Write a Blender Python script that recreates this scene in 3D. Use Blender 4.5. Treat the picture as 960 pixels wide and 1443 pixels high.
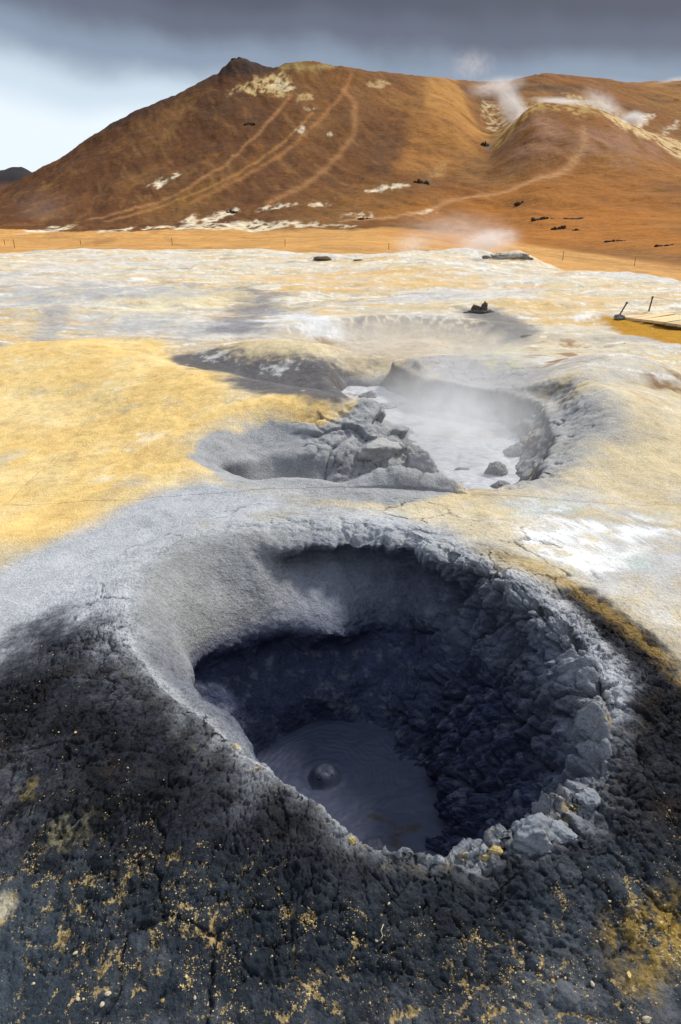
import bpy, math, random
import numpy as np
rad = math.radians
sc = bpy.context.scene
for o in list(bpy.data.objects): bpy.data.objects.remove(o)
COL = sc.collection

# ------------------------------------------------------------------ camera
CAM_H, FPX = 1.75, 962.0
PITCH = math.atan((721.5 - 310) / FPX)
cd = bpy.data.cameras.new('camera'); cam = bpy.data.objects.new('camera', cd); COL.objects.link(cam)
cam.location = (0, 0, CAM_H); cam.rotation_euler = (rad(90) - PITCH, 0, 0)
cd.sensor_width = 36; cd.lens = 36 * FPX / 1443; cd.clip_start = 0.05; cd.clip_end = 20000
sc.camera = cam

# ------------------------------------------------------------------ light
SUN_EL, SUN_AZ = 43, 46          # degrees; azimuth clockwise from the view direction (+y)
w = bpy.data.worlds.new("World"); sc.world = w; w.use_nodes = True
nt = w.node_tree; nt.nodes.clear()
N = nt.nodes.new; L = nt.links.new
wo = N('ShaderNodeOutputWorld'); bg = N('ShaderNodeBackground'); L(bg.outputs[0], wo.inputs[0])
sky = N('ShaderNodeTexSky'); sky.sky_type = 'NISHITA'; sky.sun_disc = False
sky.sun_elevation = rad(SUN_EL); sky.sun_rotation = rad(SUN_AZ); sky.dust_density = 2.0
sk = N('ShaderNodeVectorMath'); sk.operation = 'SCALE'; sk.inputs[3].default_value = 1.0; L(sky.outputs[0], sk.inputs[0])
tc = N('ShaderNodeTexCoord'); sp = N('ShaderNodeSeparateXYZ'); L(tc.outputs['Generated'], sp.inputs[0])
def wmath(op, a, b=None, c=None, clamp=False):
    n = N('ShaderNodeMath'); n.operation = op; n.use_clamp = clamp
    for i, v in enumerate((a, b, c)):
        if v is None: continue
        if isinstance(v, (int, float)): n.inputs[i].default_value = v
        else: L(v, n.inputs[i])
    return n.outputs[0]
# an overcast deck: thin and bright low down (thinnest to the left), thick and grey above
mp = N('ShaderNodeMapping'); mp.inputs['Scale'].default_value = (1.2, 1.2, 1.5); L(tc.outputs['Generated'], mp.inputs[0])
nz = N('ShaderNodeTexNoise'); nz.inputs['Scale'].default_value = 4.2; nz.inputs['Detail'].default_value = 7; nz.inputs['Roughness'].default_value = .5
L(mp.outputs[0], nz.inputs['Vector'])
e1 = wmath('MULTIPLY_ADD', sp.outputs[0], 0.06, sp.outputs[2])          # thicker towards the right
e2 = wmath('MULTIPLY_ADD', wmath('SUBTRACT', nz.outputs[0], .5), 0.075, e1)
thick = wmath('MULTIPLY_ADD', e2, 1 / 0.15, -0.088 / 0.15, clamp=True)
cr = N('ShaderNodeValToRGB'); L(thick, cr.inputs[0])
cr.color_ramp.interpolation = 'EASE'
el = cr.color_ramp.elements
el[0].position = 0; el[0].color = (.66, .735, .80, 1)
el[1].position = 1; el[1].color = (.080, .086, .118, 1)
for p, c in ((.25, (.50, .59, .67)), (.55, (.215, .265, .345)), (.8, (.11, .125, .168))):
    e = el.new(p); e.color = (*c, 1)
up = wmath('MULTIPLY_ADD', sp.outputs[2], 1 / 0.45, -0.3 / 0.45, clamp=True)   # higher up the deck thins again
mixu = N('ShaderNodeMix'); mixu.data_type = 'RGBA'; L(up, mixu.inputs[0]); L(cr.outputs[0], mixu.inputs[6])
mixu.inputs[7].default_value = (.55, .61, .72, 1)
SKY_K = 0.1
sc10 = N('ShaderNodeVectorMath'); sc10.operation = 'SCALE'; sc10.inputs[3].default_value = 1 / SKY_K; L(mixu.outputs[2], sc10.inputs[0])
mx = N('ShaderNodeMix'); mx.data_type = 'RGBA'; mx.inputs[0].default_value = 0.97
L(sk.outputs[0], mx.inputs[6]); L(sc10.outputs[0], mx.inputs[7])
L(mx.outputs[2], bg.inputs[0]); bg.inputs[1].default_value = SKY_K

sd = bpy.data.lights.new('sun', 'SUN'); sd.energy = 3.3; sd.angle = rad(9); sd.color = (1, .95, .87)
so = bpy.data.objects.new('sun', sd); COL.objects.link(so)
so.rotation_euler = (rad(90 - SUN_EL), 0, rad(180 - SUN_AZ))
so.location = (20, 10, 30)
vs = sc.view_settings
vs.view_transform = 'Standard'; vs.look = 'None'; vs.gamma = 1; vs.use_curve_mapping = False; vs.exposure = 0.4
sc.cycles.volume_step_rate = 0.6; sc.cycles.volume_max_steps = 256
sc.cycles.max_bounces = 6; sc.cycles.diffuse_bounces = 3; sc.cycles.volume_bounces = 3; sc.cycles.use_denoising = True

# ------------------------------------------------------------------ noise
rng = np.random.RandomState(7)
PERM = np.tile(rng.permutation(256), 3).astype(np.int32)
ang = rng.rand(256) * 2 * np.pi; cz = rng.rand(256) * 2 - 1; sz = np.sqrt(1 - cz * cz)
GR = np.stack([sz * np.cos(ang), sz * np.sin(ang), cz], 1).astype(np.float32)
GR2 = np.stack([np.cos(ang), np.sin(ang)], 1).astype(np.float32)
def fade(t): return t * t * t * (t * (t * 6 - 15) + 10)
def pn2(x, y):
    x = np.asarray(x, np.float32); y = np.asarray(y, np.float32)
    xi = np.floor(x).astype(np.int32); yi = np.floor(y).astype(np.int32); fx = x - xi; fy = y - yi
    u = fade(fx); v = fade(fy)
    def g(dx, dy):
        h = PERM[(PERM[(xi + dx) & 255] + yi + dy) & 255]
        return GR2[h, 0] * (fx - dx) + GR2[h, 1] * (fy - dy)
    a = g(0, 0); b = g(1, 0); c = g(0, 1); d = g(1, 1)
    a = a + u * (b - a); c = c + u * (d - c)
    return (a + v * (c - a)) * 1.5
def pn3(x, y, z):
    x = np.asarray(x, np.float32); y = np.asarray(y, np.float32); z = np.asarray(z, np.float32)
    xi = np.floor(x).astype(np.int32); yi = np.floor(y).astype(np.int32); zi = np.floor(z).astype(np.int32)
    fx = x - xi; fy = y - yi; fz = z - zi; u = fade(fx); v = fade(fy); w_ = fade(fz)
    def g(dx, dy, dz):
        h = PERM[(PERM[(PERM[(xi + dx) & 255] + yi + dy) & 255] + zi + dz) & 255]
        return GR[h, 0] * (fx - dx) + GR[h, 1] * (fy - dy) + GR[h, 2] * (fz - dz)
    r = []
    for dz in (0, 1):
        a = g(0, 0, dz); b = g(1, 0, dz); c = g(0, 1, dz); d = g(1, 1, dz)
        a = a + u * (b - a); c = c + u * (d - c); r.append(a + v * (c - a))
    return (r[0] + w_ * (r[1] - r[0])) * 1.5
def fbm2(x, y, o=4, gain=.5):
    s = 0; a = 1; t = 0
    for i in range(o):
        s = s + a * pn2(x * 2 ** i + 17.3 * i, y * 2 ** i - 9.1 * i); t += a; a *= gain
    return s / t * 1.3
def fbm3(x, y, z, o=4, gain=.5):
    s = 0; a = 1; t = 0
    for i in range(o):
        s = s + a * pn3(x * 2 ** i + 17.3 * i, y * 2 ** i - 9.1 * i, z * 2 ** i + 4.7 * i); t += a; a *= gain
    return s / t * 1.3
JIT = rng.rand(256, 3).astype(np.float32)
def worley2(x, y, j=.9):
    x = np.asarray(x, np.float32); y = np.asarray(y, np.float32)
    xi = np.floor(x).astype(np.int32); yi = np.floor(y).astype(np.int32)
    f1 = np.full(x.shape, 9., np.float32); f2 = f1.copy(); cid = np.zeros(x.shape, np.int32)
    for dx in (-1, 0, 1):
        for dy in (-1, 0, 1):
            h = PERM[(PERM[(xi + dx) & 255] + yi + dy) & 255]
            d = np.hypot(xi + dx + .5 + (JIT[h, 0] - .5) * j - x, yi + dy + .5 + (JIT[h, 1] - .5) * j - y)
            n = d < f1; f2 = np.where(n, f1, np.minimum(f2, d)); f1 = np.where(n, d, f1); cid = np.where(n, h, cid)
    return f1, f2, cid
def worley3(x, y, z, j=.9, ids=False):
    x = np.asarray(x, np.float32); y = np.asarray(y, np.float32); z = np.asarray(z, np.float32)
    xi = np.floor(x).astype(np.int32); yi = np.floor(y).astype(np.int32); zi = np.floor(z).astype(np.int32)
    f1 = np.full(x.shape, 9., np.float32); f2 = f1.copy(); cid = np.zeros(x.shape, np.int32)
    for dx in (-1, 0, 1):
        for dy in (-1, 0, 1):
            for dz in (-1, 0, 1):
                h = PERM[(PERM[(PERM[(xi + dx) & 255] + yi + dy) & 255] + zi + dz) & 255]
                ax = xi + dx + .5 + (JIT[h, 0] - .5) * j - x; ay = yi + dy + .5 + (JIT[h, 1] - .5) * j - y; az = zi + dz + .5 + (JIT[h, 2] - .5) * j - z
                d = ax * ax + ay * ay + az * az
                n = d < f1; f2 = np.where(n, f1, np.minimum(f2, d)); f1 = np.where(n, d, f1); cid = np.where(n, h, cid) if ids else cid
    return (np.sqrt(f1), np.sqrt(f2), cid) if ids else (np.sqrt(f1), np.sqrt(f2))
def sstep(a, b, x):
    t = np.clip((x - a) / (b - a), 0, 1); return t * t * (3 - 2 * t)
def lerp(a, b, t): return a + (b - a) * t
def mixc(c, col, m): return c + (np.asarray(col, np.float32) - c) * m[..., None]

# ------------------------------------------------------------------ a sight line of the photograph to a point on the place
def ray(px, py):
    a = np.asarray(px, float) - 480; b = 721.5 - np.asarray(py, float)
    return a / FPX, math.cos(PITCH) + b / FPX * math.sin(PITCH), -math.sin(PITCH) + b / FPX * math.cos(PITCH)
def at_z(px, py, z=0.):
    dx, dy, dz = ray(px, py); t = (z - CAM_H) / dz
    return np.stack([dx * t, dy * t], -1)
def march(px, py, fn, t0, t1, n=1500):
    dx, dy, dz = ray(px, py)
    t = np.exp(np.linspace(math.log(t0), math.log(t1), n))
    d = CAM_H + dz * t - fn(dx * t, dy * t)
    i = np.argmax(d < 0)
    if d[i] >= 0: i = n - 1
    k = max(i - 1, 0); f = d[k] / (d[k] - d[i] + 1e-9); tt = t[k] + (t[i] - t[k]) * np.clip(f, 0, 1)
    return np.array([dx * tt, dy * tt, CAM_H + dz * tt])

def seg_dist(X, Y, P, closed=False):
    P = np.asarray(P, float); n = len(P); best = np.full(np.shape(X), 1e9)
    for i in range(n if closed else n - 1):
        a = P[i]; b = P[(i + 1) % n]; vx, vy = b - a; l2 = vx * vx + vy * vy + 1e-12
        t = np.clip(((X - a[0]) * vx + (Y - a[1]) * vy) / l2, 0, 1)
        best = np.minimum(best, (X - a[0] - t * vx) ** 2 + (Y - a[1] - t * vy) ** 2)
    return np.sqrt(best)
def inside(X, Y, P):
    P = np.asarray(P, float); n = len(P); r = np.zeros(np.shape(X), bool)
    for i in range(n):
        x1, y1 = P[i]; x2, y2 = P[(i + 1) % n]
        if y1 == y2: continue
        r ^= ((y1 > Y) != (y2 > Y)) & (X < (x2 - x1) * (Y - y1) / (y2 - y1) + x1)
    return r
def sdf(X, Y, P):            # negative inside
    d = seg_dist(X, Y, P, True); return np.where(inside(X, Y, P), -d, d)
def region(X, Y, P, soft, warp=0., wscale=1., seed=0.):   # 0..1 mask of a polygon with a torn edge
    P = np.asarray(P, float)
    out = np.zeros(np.shape(X), np.float32); mg = soft * 3 + warp * 2.5 + .01
    lo = P.min(0) - mg; hi = P.max(0) + mg
    m = (X > lo[0]) & (X < hi[0]) & (Y > lo[1]) & (Y < hi[1])
    if not m.any(): return out
    x = X[m]; y = Y[m]; d = sdf(x, y, P)
    if warp: d = d + warp * fbm2(x * wscale + seed, y * wscale - seed, 5, .6) * 1.4
    out[m] = sstep(soft, -soft, d); return out
def px(*pts, z=0.): return np.array([at_z(a, b, z) for a, b in pts])

# ------------------------------------------------------------------ objects, materials
def tag(o, label=None, cat=None, group=None, kind=None):
    for k, v in (('label', label), ('category', cat), ('group', group), ('kind', kind)):
        if v: o[k] = v
    return o
def mesh_np(name, V, quads, attrs=None, mat=None, smooth=True, parent=None, loc=None):
    me = bpy.data.meshes.new(name); V = np.asarray(V, np.float32).reshape(-1, 3); quads = np.asarray(quads, np.int32); k = quads.shape[1]
    me.vertices.add(len(V)); me.vertices.foreach_set('co', V.ravel())
    me.loops.add(quads.size); me.loops.foreach_set('vertex_index', quads.ravel())
    me.polygons.add(len(quads)); me.polygons.foreach_set('loop_start', np.arange(0, quads.size, k, dtype=np.int32))
    me.polygons.foreach_set('loop_total', np.full(len(quads), k, np.int32))
    me.polygons.foreach_set('use_smooth', np.full(len(quads), smooth))
    for a, v in (attrs or {}).items():
        v = np.asarray(v, np.float32)
        if v.ndim == 1:
            me.attributes.new(a, 'FLOAT', 'POINT').data.foreach_set('value', v)
        else:
            if v.shape[1] == 3: v = np.concatenate([v, np.ones((len(v), 1), np.float32)], 1)
            me.attributes.new(a, 'FLOAT_COLOR', 'POINT').data.foreach_set('color', v.ravel())
    me.update(calc_edges=True); me.validate()
    o = bpy.data.objects.new(name, me); COL.objects.link(o)
    if mat: me.materials.append(mat)
    if parent: o.parent = parent
    if loc is not None: o.location = loc
    return o
def grid_quads(n, m, wrap=False):    # n rows, m columns
    i = np.arange(n - 1)[:, None]; j = np.arange(m if wrap else m - 1)[None, :]; j2 = (j + 1) % m
    return np.stack([i * m + j, i * m + j2, (i + 1) * m + j2, (i + 1) * m + j], -1).reshape(-1, 4)
def grid_normals(V, wrap):
    du = np.gradient(V, axis=0)
    dv = (np.roll(V, -1, 1) - np.roll(V, 1, 1)) if wrap else np.gradient(V, axis=1)
    n = np.cross(dv, du); return n / (np.linalg.norm(n, axis=-1, keepdims=True) + 1e-12)

class M:
    """small helper to write node materials"""
    def __init__(s, name):
        s.m = bpy.data.materials.new(name); s.m.use_nodes = True; s.t = s.m.node_tree; s.t.nodes.clear()
        s.out = s.n('ShaderNodeOutputMaterial')
    def n(s, t): return s.t.nodes.new(t)
    def l(s, a, b): s.t.links.new(a, b)
    def put(s, inp, v):
        if v is None: return
        if hasattr(v, 'is_output'): s.l(v, inp)
        elif isinstance(v, (tuple, list)): inp.default_value = (*v, 1) if len(v) == 3 and inp.type == 'RGBA' else v
        else: inp.default_value = v
    def math(s, op, a, b=None, c=None, clamp=False):
        n = s.n('ShaderNodeMath'); n.operation = op; n.use_clamp = clamp
        for i, v in enumerate((a, b, c)): s.put(n.inputs[i], v)
        return n.outputs[0]
    def attr(s, name, col=False):
        n = s.n('ShaderNodeAttribute'); n.attribute_name = name; return n.outputs['Color' if col else 'Fac']
    def noise(s, scale, detail=4, rough=.55, vec=None, dist=0.):
        n = s.n('ShaderNodeTexNoise'); n.inputs['Scale'].default_value = scale; n.inputs['Detail'].default_value = detail
        n.inputs['Roughness'].default_value = rough; n.inputs['Distortion'].default_value = dist
        s.l(vec or s.pos(), n.inputs['Vector']); return n.outputs['Fac']
    def pos(s):
        if not hasattr(s, '_p'):
            s._p = s.n('ShaderNodeTexCoord').outputs['Object']
        return s._p
    def mapv(s, sx, sy, sz):
        n = s.n('ShaderNodeMapping'); n.inputs['Scale'].default_value = (sx, sy, sz); s.l(s.pos(), n.inputs[0]); return n.outputs[0]
    def mix(s, f, a, b, mode='MIX'):
        n = s.n('ShaderNodeMix'); n.data_type = 'RGBA'; n.blend_type = mode
        s.put(n.inputs[0], f); s.put(n.inputs[6], a); s.put(n.inputs[7], b); return n.outputs[2]
    def rng(s, v, a, b, c=0., d=1.):
        n = s.n('ShaderNodeMapRange'); s.put(n.inputs[0], v)
        for i, q in enumerate((a, b, c, d)): s.put(n.inputs[i + 1], q)
        return n.outputs[0]
    def scale(s, col, f):
        n = s.n('ShaderNodeVectorMath'); n.operation = 'SCALE'; s.put(n.inputs[0], col); s.put(n.inputs[3], f); return n.outputs[0]
    def bump(s, h, strength, dist, prev=None):
        n = s.n('ShaderNodeBump'); s.put(n.inputs['Strength'], strength); n.inputs['Distance'].default_value = dist
        s.l(h, n.inputs['Height'])
        if prev: s.l(prev, n.inputs['Normal'])
        return n.outputs[0]
    def bsdf(s, col, rough=.9, normal=None, spec=.2):
        b = s.n('ShaderNodeBsdfPrincipled'); s.put(b.inputs['Base Color'], col); s.put(b.inputs['Roughness'], rough)
        s.put(b.inputs['Specular IOR Level'], spec)
        if normal: s.l(normal, b.inputs['Normal'])
        s.l(b.outputs[0], s.out.inputs['Surface']); return s.m

def ground_material():
    m = M('ground crust')
    col = m.attr('col', True); fl = m.attr('fleck'); gr = m.attr('grit')
    col = m.attr('col', True); fl = m.attr('fleck'); gr = m.attr('grit')
    nf = m.noise(60, 6, .7); nm = m.noise(10, 6, .65); nff = m.noise(230, 4, .7)
    vo = m.n('ShaderNodeTexVoronoi'); vo.feature = 'F1'; vo.inputs['Scale'].default_value = 85; m.l(m.pos(), vo.inputs['Vector']); vd = vo.outputs['Distance']
    v = m.math('ADD', m.math('MULTIPLY', m.math('SUBTRACT', nf, .5), 1.5), m.math('MULTIPLY', m.math('SUBTRACT', nm, .5), .8))
    v = m.math('ADD', v, m.math('MULTIPLY', m.math('SUBTRACT', nff, .5), 1.7))
    ns = m.noise(2.2, 7, .78); v = m.math('ADD', v, m.math('MULTIPLY', m.math('SUBTRACT', ns, .5), m.math('MULTIPLY_ADD', gr, -1.3, 1.9)))
    f = m.math('MAXIMUM', m.math('ADD', m.math('MULTIPLY', v, m.math('MULTIPLY_ADD', gr, .8, .45)), 1.0), .25)
    c = m.scale(col, f)
    # sulphur flecks lodged between the lumps
    nfl = m.noise(150, 4, .75, dist=.4)
    k = m.rng(m.math('MULTIPLY_ADD', fl, .34, nfl), .65, .71)
    k = m.math('MULTIPLY', k, m.rng(fl, .02, .12))
    flc = m.mix(m.noise(140, 2), (.30, .18, .06), (.62, .50, .26))
    c = m.mix(k, c, flc)
    b = m.bump(nm, .5, .035); b = m.bump(nf, m.math('MULTIPLY_ADD', gr, .6, .35), .020, b); b = m.bump(vd, m.math('MULTIPLY_ADD', gr, .45, .2), -.010, b); b = m.bump(nff, m.math('MULTIPLY_ADD', gr, .6, .35), .006, b)
    return m.bsdf(c, .9, b, .1)
MAT_G = ground_material()

# ------------------------------------------------------------------ lie of the plateau
C1 = np.array([0.05, 2.5])
# profile of the near pit round its centre: angle, then radius and height of crest, lip, upper wall, ledge, undercut, lower wall, foot
PIT = [  # ang   crest        lip          upper          ledge          undercut       lower        foot
    (0,   .95, .15,  .87, .10,  .80, -.06,  .71, -.20,  .63, -.30,  .46, -.55,  .31),
    (-15, .98, .15,  .90, .10,  .83, -.06,  .75, -.20,  .68, -.30,  .51, -.55,  .33),
    (-30, 1.06, .15, .99, .10,  .92, -.08,  .85, -.22,  .77, -.32,  .60, -.55,  .38),
    (-49, 1.16, .15, 1.11, .12, 1.06, -.06, .99, -.20, .91, -.32, .71, -.55,  .45),
    (-61, 1.18, .15, 1.15, .12, 1.13, 0.0,  1.10, -.10, 1.06, -.25, .86, -.55,  .58),
    (-79, 1.17, .15, 1.14, .12, 1.12, .02,  1.11, -.06, 1.10, -.25, .95, -.55,  .75),
    (-92, 1.09, .15, 1.06, .12, 1.05, .02,  1.04, -.06, 1.03, -.25, .90, -.55,  .68),
    (-98, .97, .15,  .94, .12,  .92, .02,   .92, -.06,  .92, -.25,  .82, -.55,  .62),
    (-106, .90, .15, .86, .12,  .84, .03,   .83, -.05,  .84, -.25,  .74, -.55,  .56),
    (-121, .81, .15, .76, .12,  .73, .05,   .71, -.02,  .74, -.25,  .62, -.55,  .50),
    (-134, .79, .15, .72, .11,  .67, .04,   .63, -.04,  .68, -.25,  .58, -.55,  .48),
    (-161, .86, .15, .76, .10,  .70, .01,   .66, -.10,  .70, -.28,  .60, -.55,  .46),
    (178, .98, .15,  .88, .12,  .77, .00,  .70, -.15,  .74, -.30,  .62, -.55,  .46),
    (164, 1.09, .15, .97, .12,  .84, -.01, .78, -.18,  .80, -.34,  .62, -.56,  .46),
    (152, 1.20, .15, 1.05, .12, .88, -.02, .77, -.19,  .78, -.36,  .60, -.57,  .44),
    (136, 1.30, .15, 1.13, .12, .90, -.02, .72, -.20,  .75, -.37,  .56, -.58,  .42),
    (122, 1.25, .15, 1.07, .12, .84, -.02, .66, -.20,  .70, -.38,  .54, -.58,  .41),
    (113, 1.20, .15, .90, .11,  .95, -.02, .60, -.21,  .66, -.38,  .52, -.58,  .40),
    (104, 1.16, .15, .90, .11,  .99, -.03, .53, -.22,  .63, -.38,  .50, -.58,  .39),
    (92,  1.10, .15, .89, .10,  .98, -.03, .55, -.24,  .66, -.40,  .52, -.58,  .38),
    (80,  1.06, .15, .90, .10,  1.02, -.04, .78, -.28, .76, -.42,  .58, -.58,  .38),
    (68,  1.00, .15, .89, .10,  .99, -.05, .86, -.28,  .78, -.42,  .56, -.58,  .36),
    (52,  .90, .15,  .84, .10,  .89, -.06,  .78, -.27,  .69, -.40,  .50, -.58,  .34),
    (32,  .86, .15,  .81, .10,  .76, -.06,  .64, -.20,  .53, -.33,  .40, -.56,  .30),
    (13,  .88, .15,  .82, .10,  .76, -.06,  .67, -.20,  .58, -.30,  .43, -.55,  .30),
]
_p = np.array(sorted(PIT)); _pa = np.radians(_p[:, 0])
def _smooth_periodic(v, sig):
    n = len(v); k = np.arange(-n // 2, n // 2); g = np.exp(-.5 * (k / sig) ** 2); g /= g.sum()
    return np.real(np.fft.ifft(np.fft.fft(v) * np.fft.fft(np.fft.ifftshift(g))))
_TA = np.linspace(-np.pi, np.pi, 2048, endpoint=False)
def _table(c, sig=14):
    return _smooth_periodic(np.interp(_TA, np.r_[_pa - 2 * np.pi, _pa, _pa + 2 * np.pi], np.tile(_p[:, c], 3)), sig)
PT = {k: _table(i + 1) for i, k in enumerate(('rc', 'zc', 'rl', 'zl', 'r5', 'z5', 'r4', 'z4', 'r3', 'z3', 'r2', 'z2', 'r1'))}
def pit(k, th): return np.interp(th, _TA, PT[k], period=2 * np.pi)
def r_out(th):  # where the near sheet hands over to the far one
    return 1.56 + .5 * sstep(.1, -.9, np.sin(th))

RIDGE_L = np.array([(-3.6, 9.0), (-2.1, 8.0), (-1.05, 6.6), (-0.05, 5.75)])
RIDGE_R = np.array([(1.40, 4.55), (1.85, 5.3), (2.35, 6.3), (2.75, 7.3), (3.0, 8.1)])
FLOOR2 = np.array([(-.85, 4.86), (-.5, 4.60), (0, 4.48), (.55, 4.46), (1.0, 4.5), (1.3, 4.75), (1.52, 5.3), (1.64, 6.1), (1.80, 6.8), (1.72, 7.2),
                   (1.3, 7.55), (.95, 7.85), (.75, 8.5), (.5, 9.0), (.1, 9.0), (-.02, 8.5), (.2, 7.9), (.38, 7.2), (.6, 6.6), (.78, 6.0), (.80, 5.45), (.5, 5.05), (0., 4.9), (-.5, 4.95)])
W2 = [(-1.1, 5.0, .35), (-.6, 5.3, 1.0), (0, 5.4, 1.05), (.3, 6.0, .70), (.2, 6.8, .5), (0, 7.6, .35), (-.2, 8.4, .25), (-.2, 4.3, .3), (.6, 4.2, .3), (1.2, 4.3, .35),
      (1.7, 4.9, .60), (1.9, 5.8, .95), (2.1, 6.6, .85), (1.9, 7.4, .22), (1.4, 7.8, .14), (1.05, 8.2, .14), (.9, 8.7, .25), (.5, 9.5, 1.1), (.1, 9.6, 1.0)]
Z2 = -.34
EDGE_XY = np.array([(-80, 62), (-40, 52)] + [tuple(at_z(a, b)) for a, b in ((-150, 352), (0, 352), (150, 349), (300, 348), (420, 349), (480, 352), (600, 353), (740, 360), (830, 372), (960, 385))] + [(20, 21), (40, 12), (80, -10)])
def bumpg(x, y, cx, cy, rx, ry, rot=0.):
    c, s = math.cos(rot), math.sin(rot); u = ((x - cx) * c + (y - cy) * s) / rx; v = (-(x - cx) * s + (y - cy) * c) / ry
    return np.exp(-(u * u + v * v))
def ridge(x, y, P, wf, wb, side=1):
    d = seg_dist(x, y, P); best = None
    # sign: which side of the polyline
    P = np.asarray(P); sg = np.zeros(np.shape(x)); bd = np.full(np.shape(x), 1e9)
    for i in range(len(P) - 1):
        a, b = P[i], P[i + 1]; v = b - a; t = np.clip(((x - a[0]) * v[0] + (y - a[1]) * v[1]) / (v @ v), 0, 1)
        dd = (x - a[0] - t * v[0]) ** 2 + (y - a[1] - t * v[1]) ** 2; c = v[0] * (y - a[1]) - v[1] * (x - a[0])
        n = dd < bd; sg = np.where(n, c, sg); bd = np.where(n, dd, bd)
    w_ = lerp(wf, wb, sstep(-.3, .3, sg * side / (d + .25)))
    return np.exp(-(d / w_) ** 2)
def edge_s(x, y):        # distance outside the rim of the plateau
    P = np.vstack([EDGE_XY, [(80, -200), (-200, -200), (-200, 80)]])
    return sdf(x, y, P)
def G_open(x, y):
    d = np.hypot(x, y)
    z = .10 * bumpg(x, y, .1, 3.3, 1.9, 1.2) - .03 * sstep(1.8, .8, y)
    z = z + .35 * ridge(x, y, RIDGE_L, 1.35, .62, 1)
    z = z + .33 * ridge(x, y, RIDGE_R, .9, .7) * sstep(4.0, 6.0, y) * sstep(9.2, 7.4, y) + .10 * bumpg(x, y, 1.25, 8.35, .7, .45, -.3)
    z = z + .17 * bumpg(x, y, 2.0, 8.75, 1.15, .75)
    z = z + .10 * bumpg(x, y, 3.6, 7.8, .7, .8)
    z = z - .26 * np.clip(1.25 * bumpg(x, y, -1.15, 8.15, 1.0, .75, -.5), 0, 1)
    z = z + .19 * bumpg(x, y, -.70, 9.75, 1.3, .65, -.35)
    # the wide third crater: sunken middle, raised far rim
    u = np.hypot((x - 1.0) / 2.15, (y - 11.3) / 1.75)
    z = z - .22 * sstep(1.05, .5, u) + .08 * np.exp(-((u - 1.06) / .25) ** 2) * sstep(10.2, 12.4, y)
    z = z + fbm2(x * .16 + 3, y * .16, 4) * .30 * sstep(8, 20, d) + fbm2(x * .5, y * .5 + 8, 3) * .05 * sstep(4, 12, d)
    z = z + .06 * bumpg(x, y, 6.6, 13.4, 2.0, 1.3, -.4)
    # mounds on the rim of the plateau
    for (a, b, h, rx, ry) in ((693, 357, .75, 3.2, 1.6), (735, 361, .55, 1.6, 1.2), (598, 353, .35, 2.0, 1.2), (455, 366, .22, 1.1, .6), (175, 440, .10, 1.2, .8), (60, 440, .12, 1.2, .8), (240, 415, .12, 2.5, 1.2)):
        c = at_z(a, b); z = z + h * bumpg(x, y, c[0], c[1], rx, ry)
    far = d > 15
    if far.any():
        e = edge_s(x[far], y[far]) + fbm2(x[far] * .2, y[far] * .2, 3) * 1.5
        z[far] = z[far] - 7 * sstep(-1, 14, e) - .4 * sstep(-6, 2, e) * (e > -6)
    return z
def width2(x, y):
    num = 0; den = 0
    for a, b, w_ in W2:
        k = 1 / (((x - a) ** 2 + (y - b) ** 2) ** 1.5 + .01); num = num + k * w_; den = den + k
    return num / den
def G(x, y):
    x = np.asarray(x, float); y = np.asarray(y, float)
    z = G_open(x, y)
    m = (x > -2.6) & (x < 3.2) & (y > 3.6) & (y < 10)
    if m.any():
        X, Y = x[m], y[m]; s = sdf(X, Y, FLOOR2)
        s = s + .05 * fbm2(X * 2.2, Y * 2.2, 3) * (.4 + .6 * sstep(.4, 1.2, X)) + .02 * fbm2(X * 9, Y * 9, 3) * sstep(.7, 1.3, X)
        ww = width2(X, Y); t = np.clip(s / ww, 0, 1)
        sh = 1 - (1 - t) ** lerp(2.5, 1.75, sstep(.6, 1.0, ww))
        zf = lerp(Z2, -.17, sstep(.35, -.55, X) * sstep(6.5, 5.8, Y)); z[m] = zf + (z[m] - zf) * sh
    return z
def at(a, b, t0=1.2, t1=90): return march(a, b, G, t0, t1)

# fine relief shared by every sheet of ground: raises along the normal, metres
def relief(x, y, z, dk):
    d = fbm2(x * 1.7, y * 1.7, 4) * .022 + fbm3(x * 9, y * 9, z * 9, 4, .6) * .007
    return d

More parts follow.
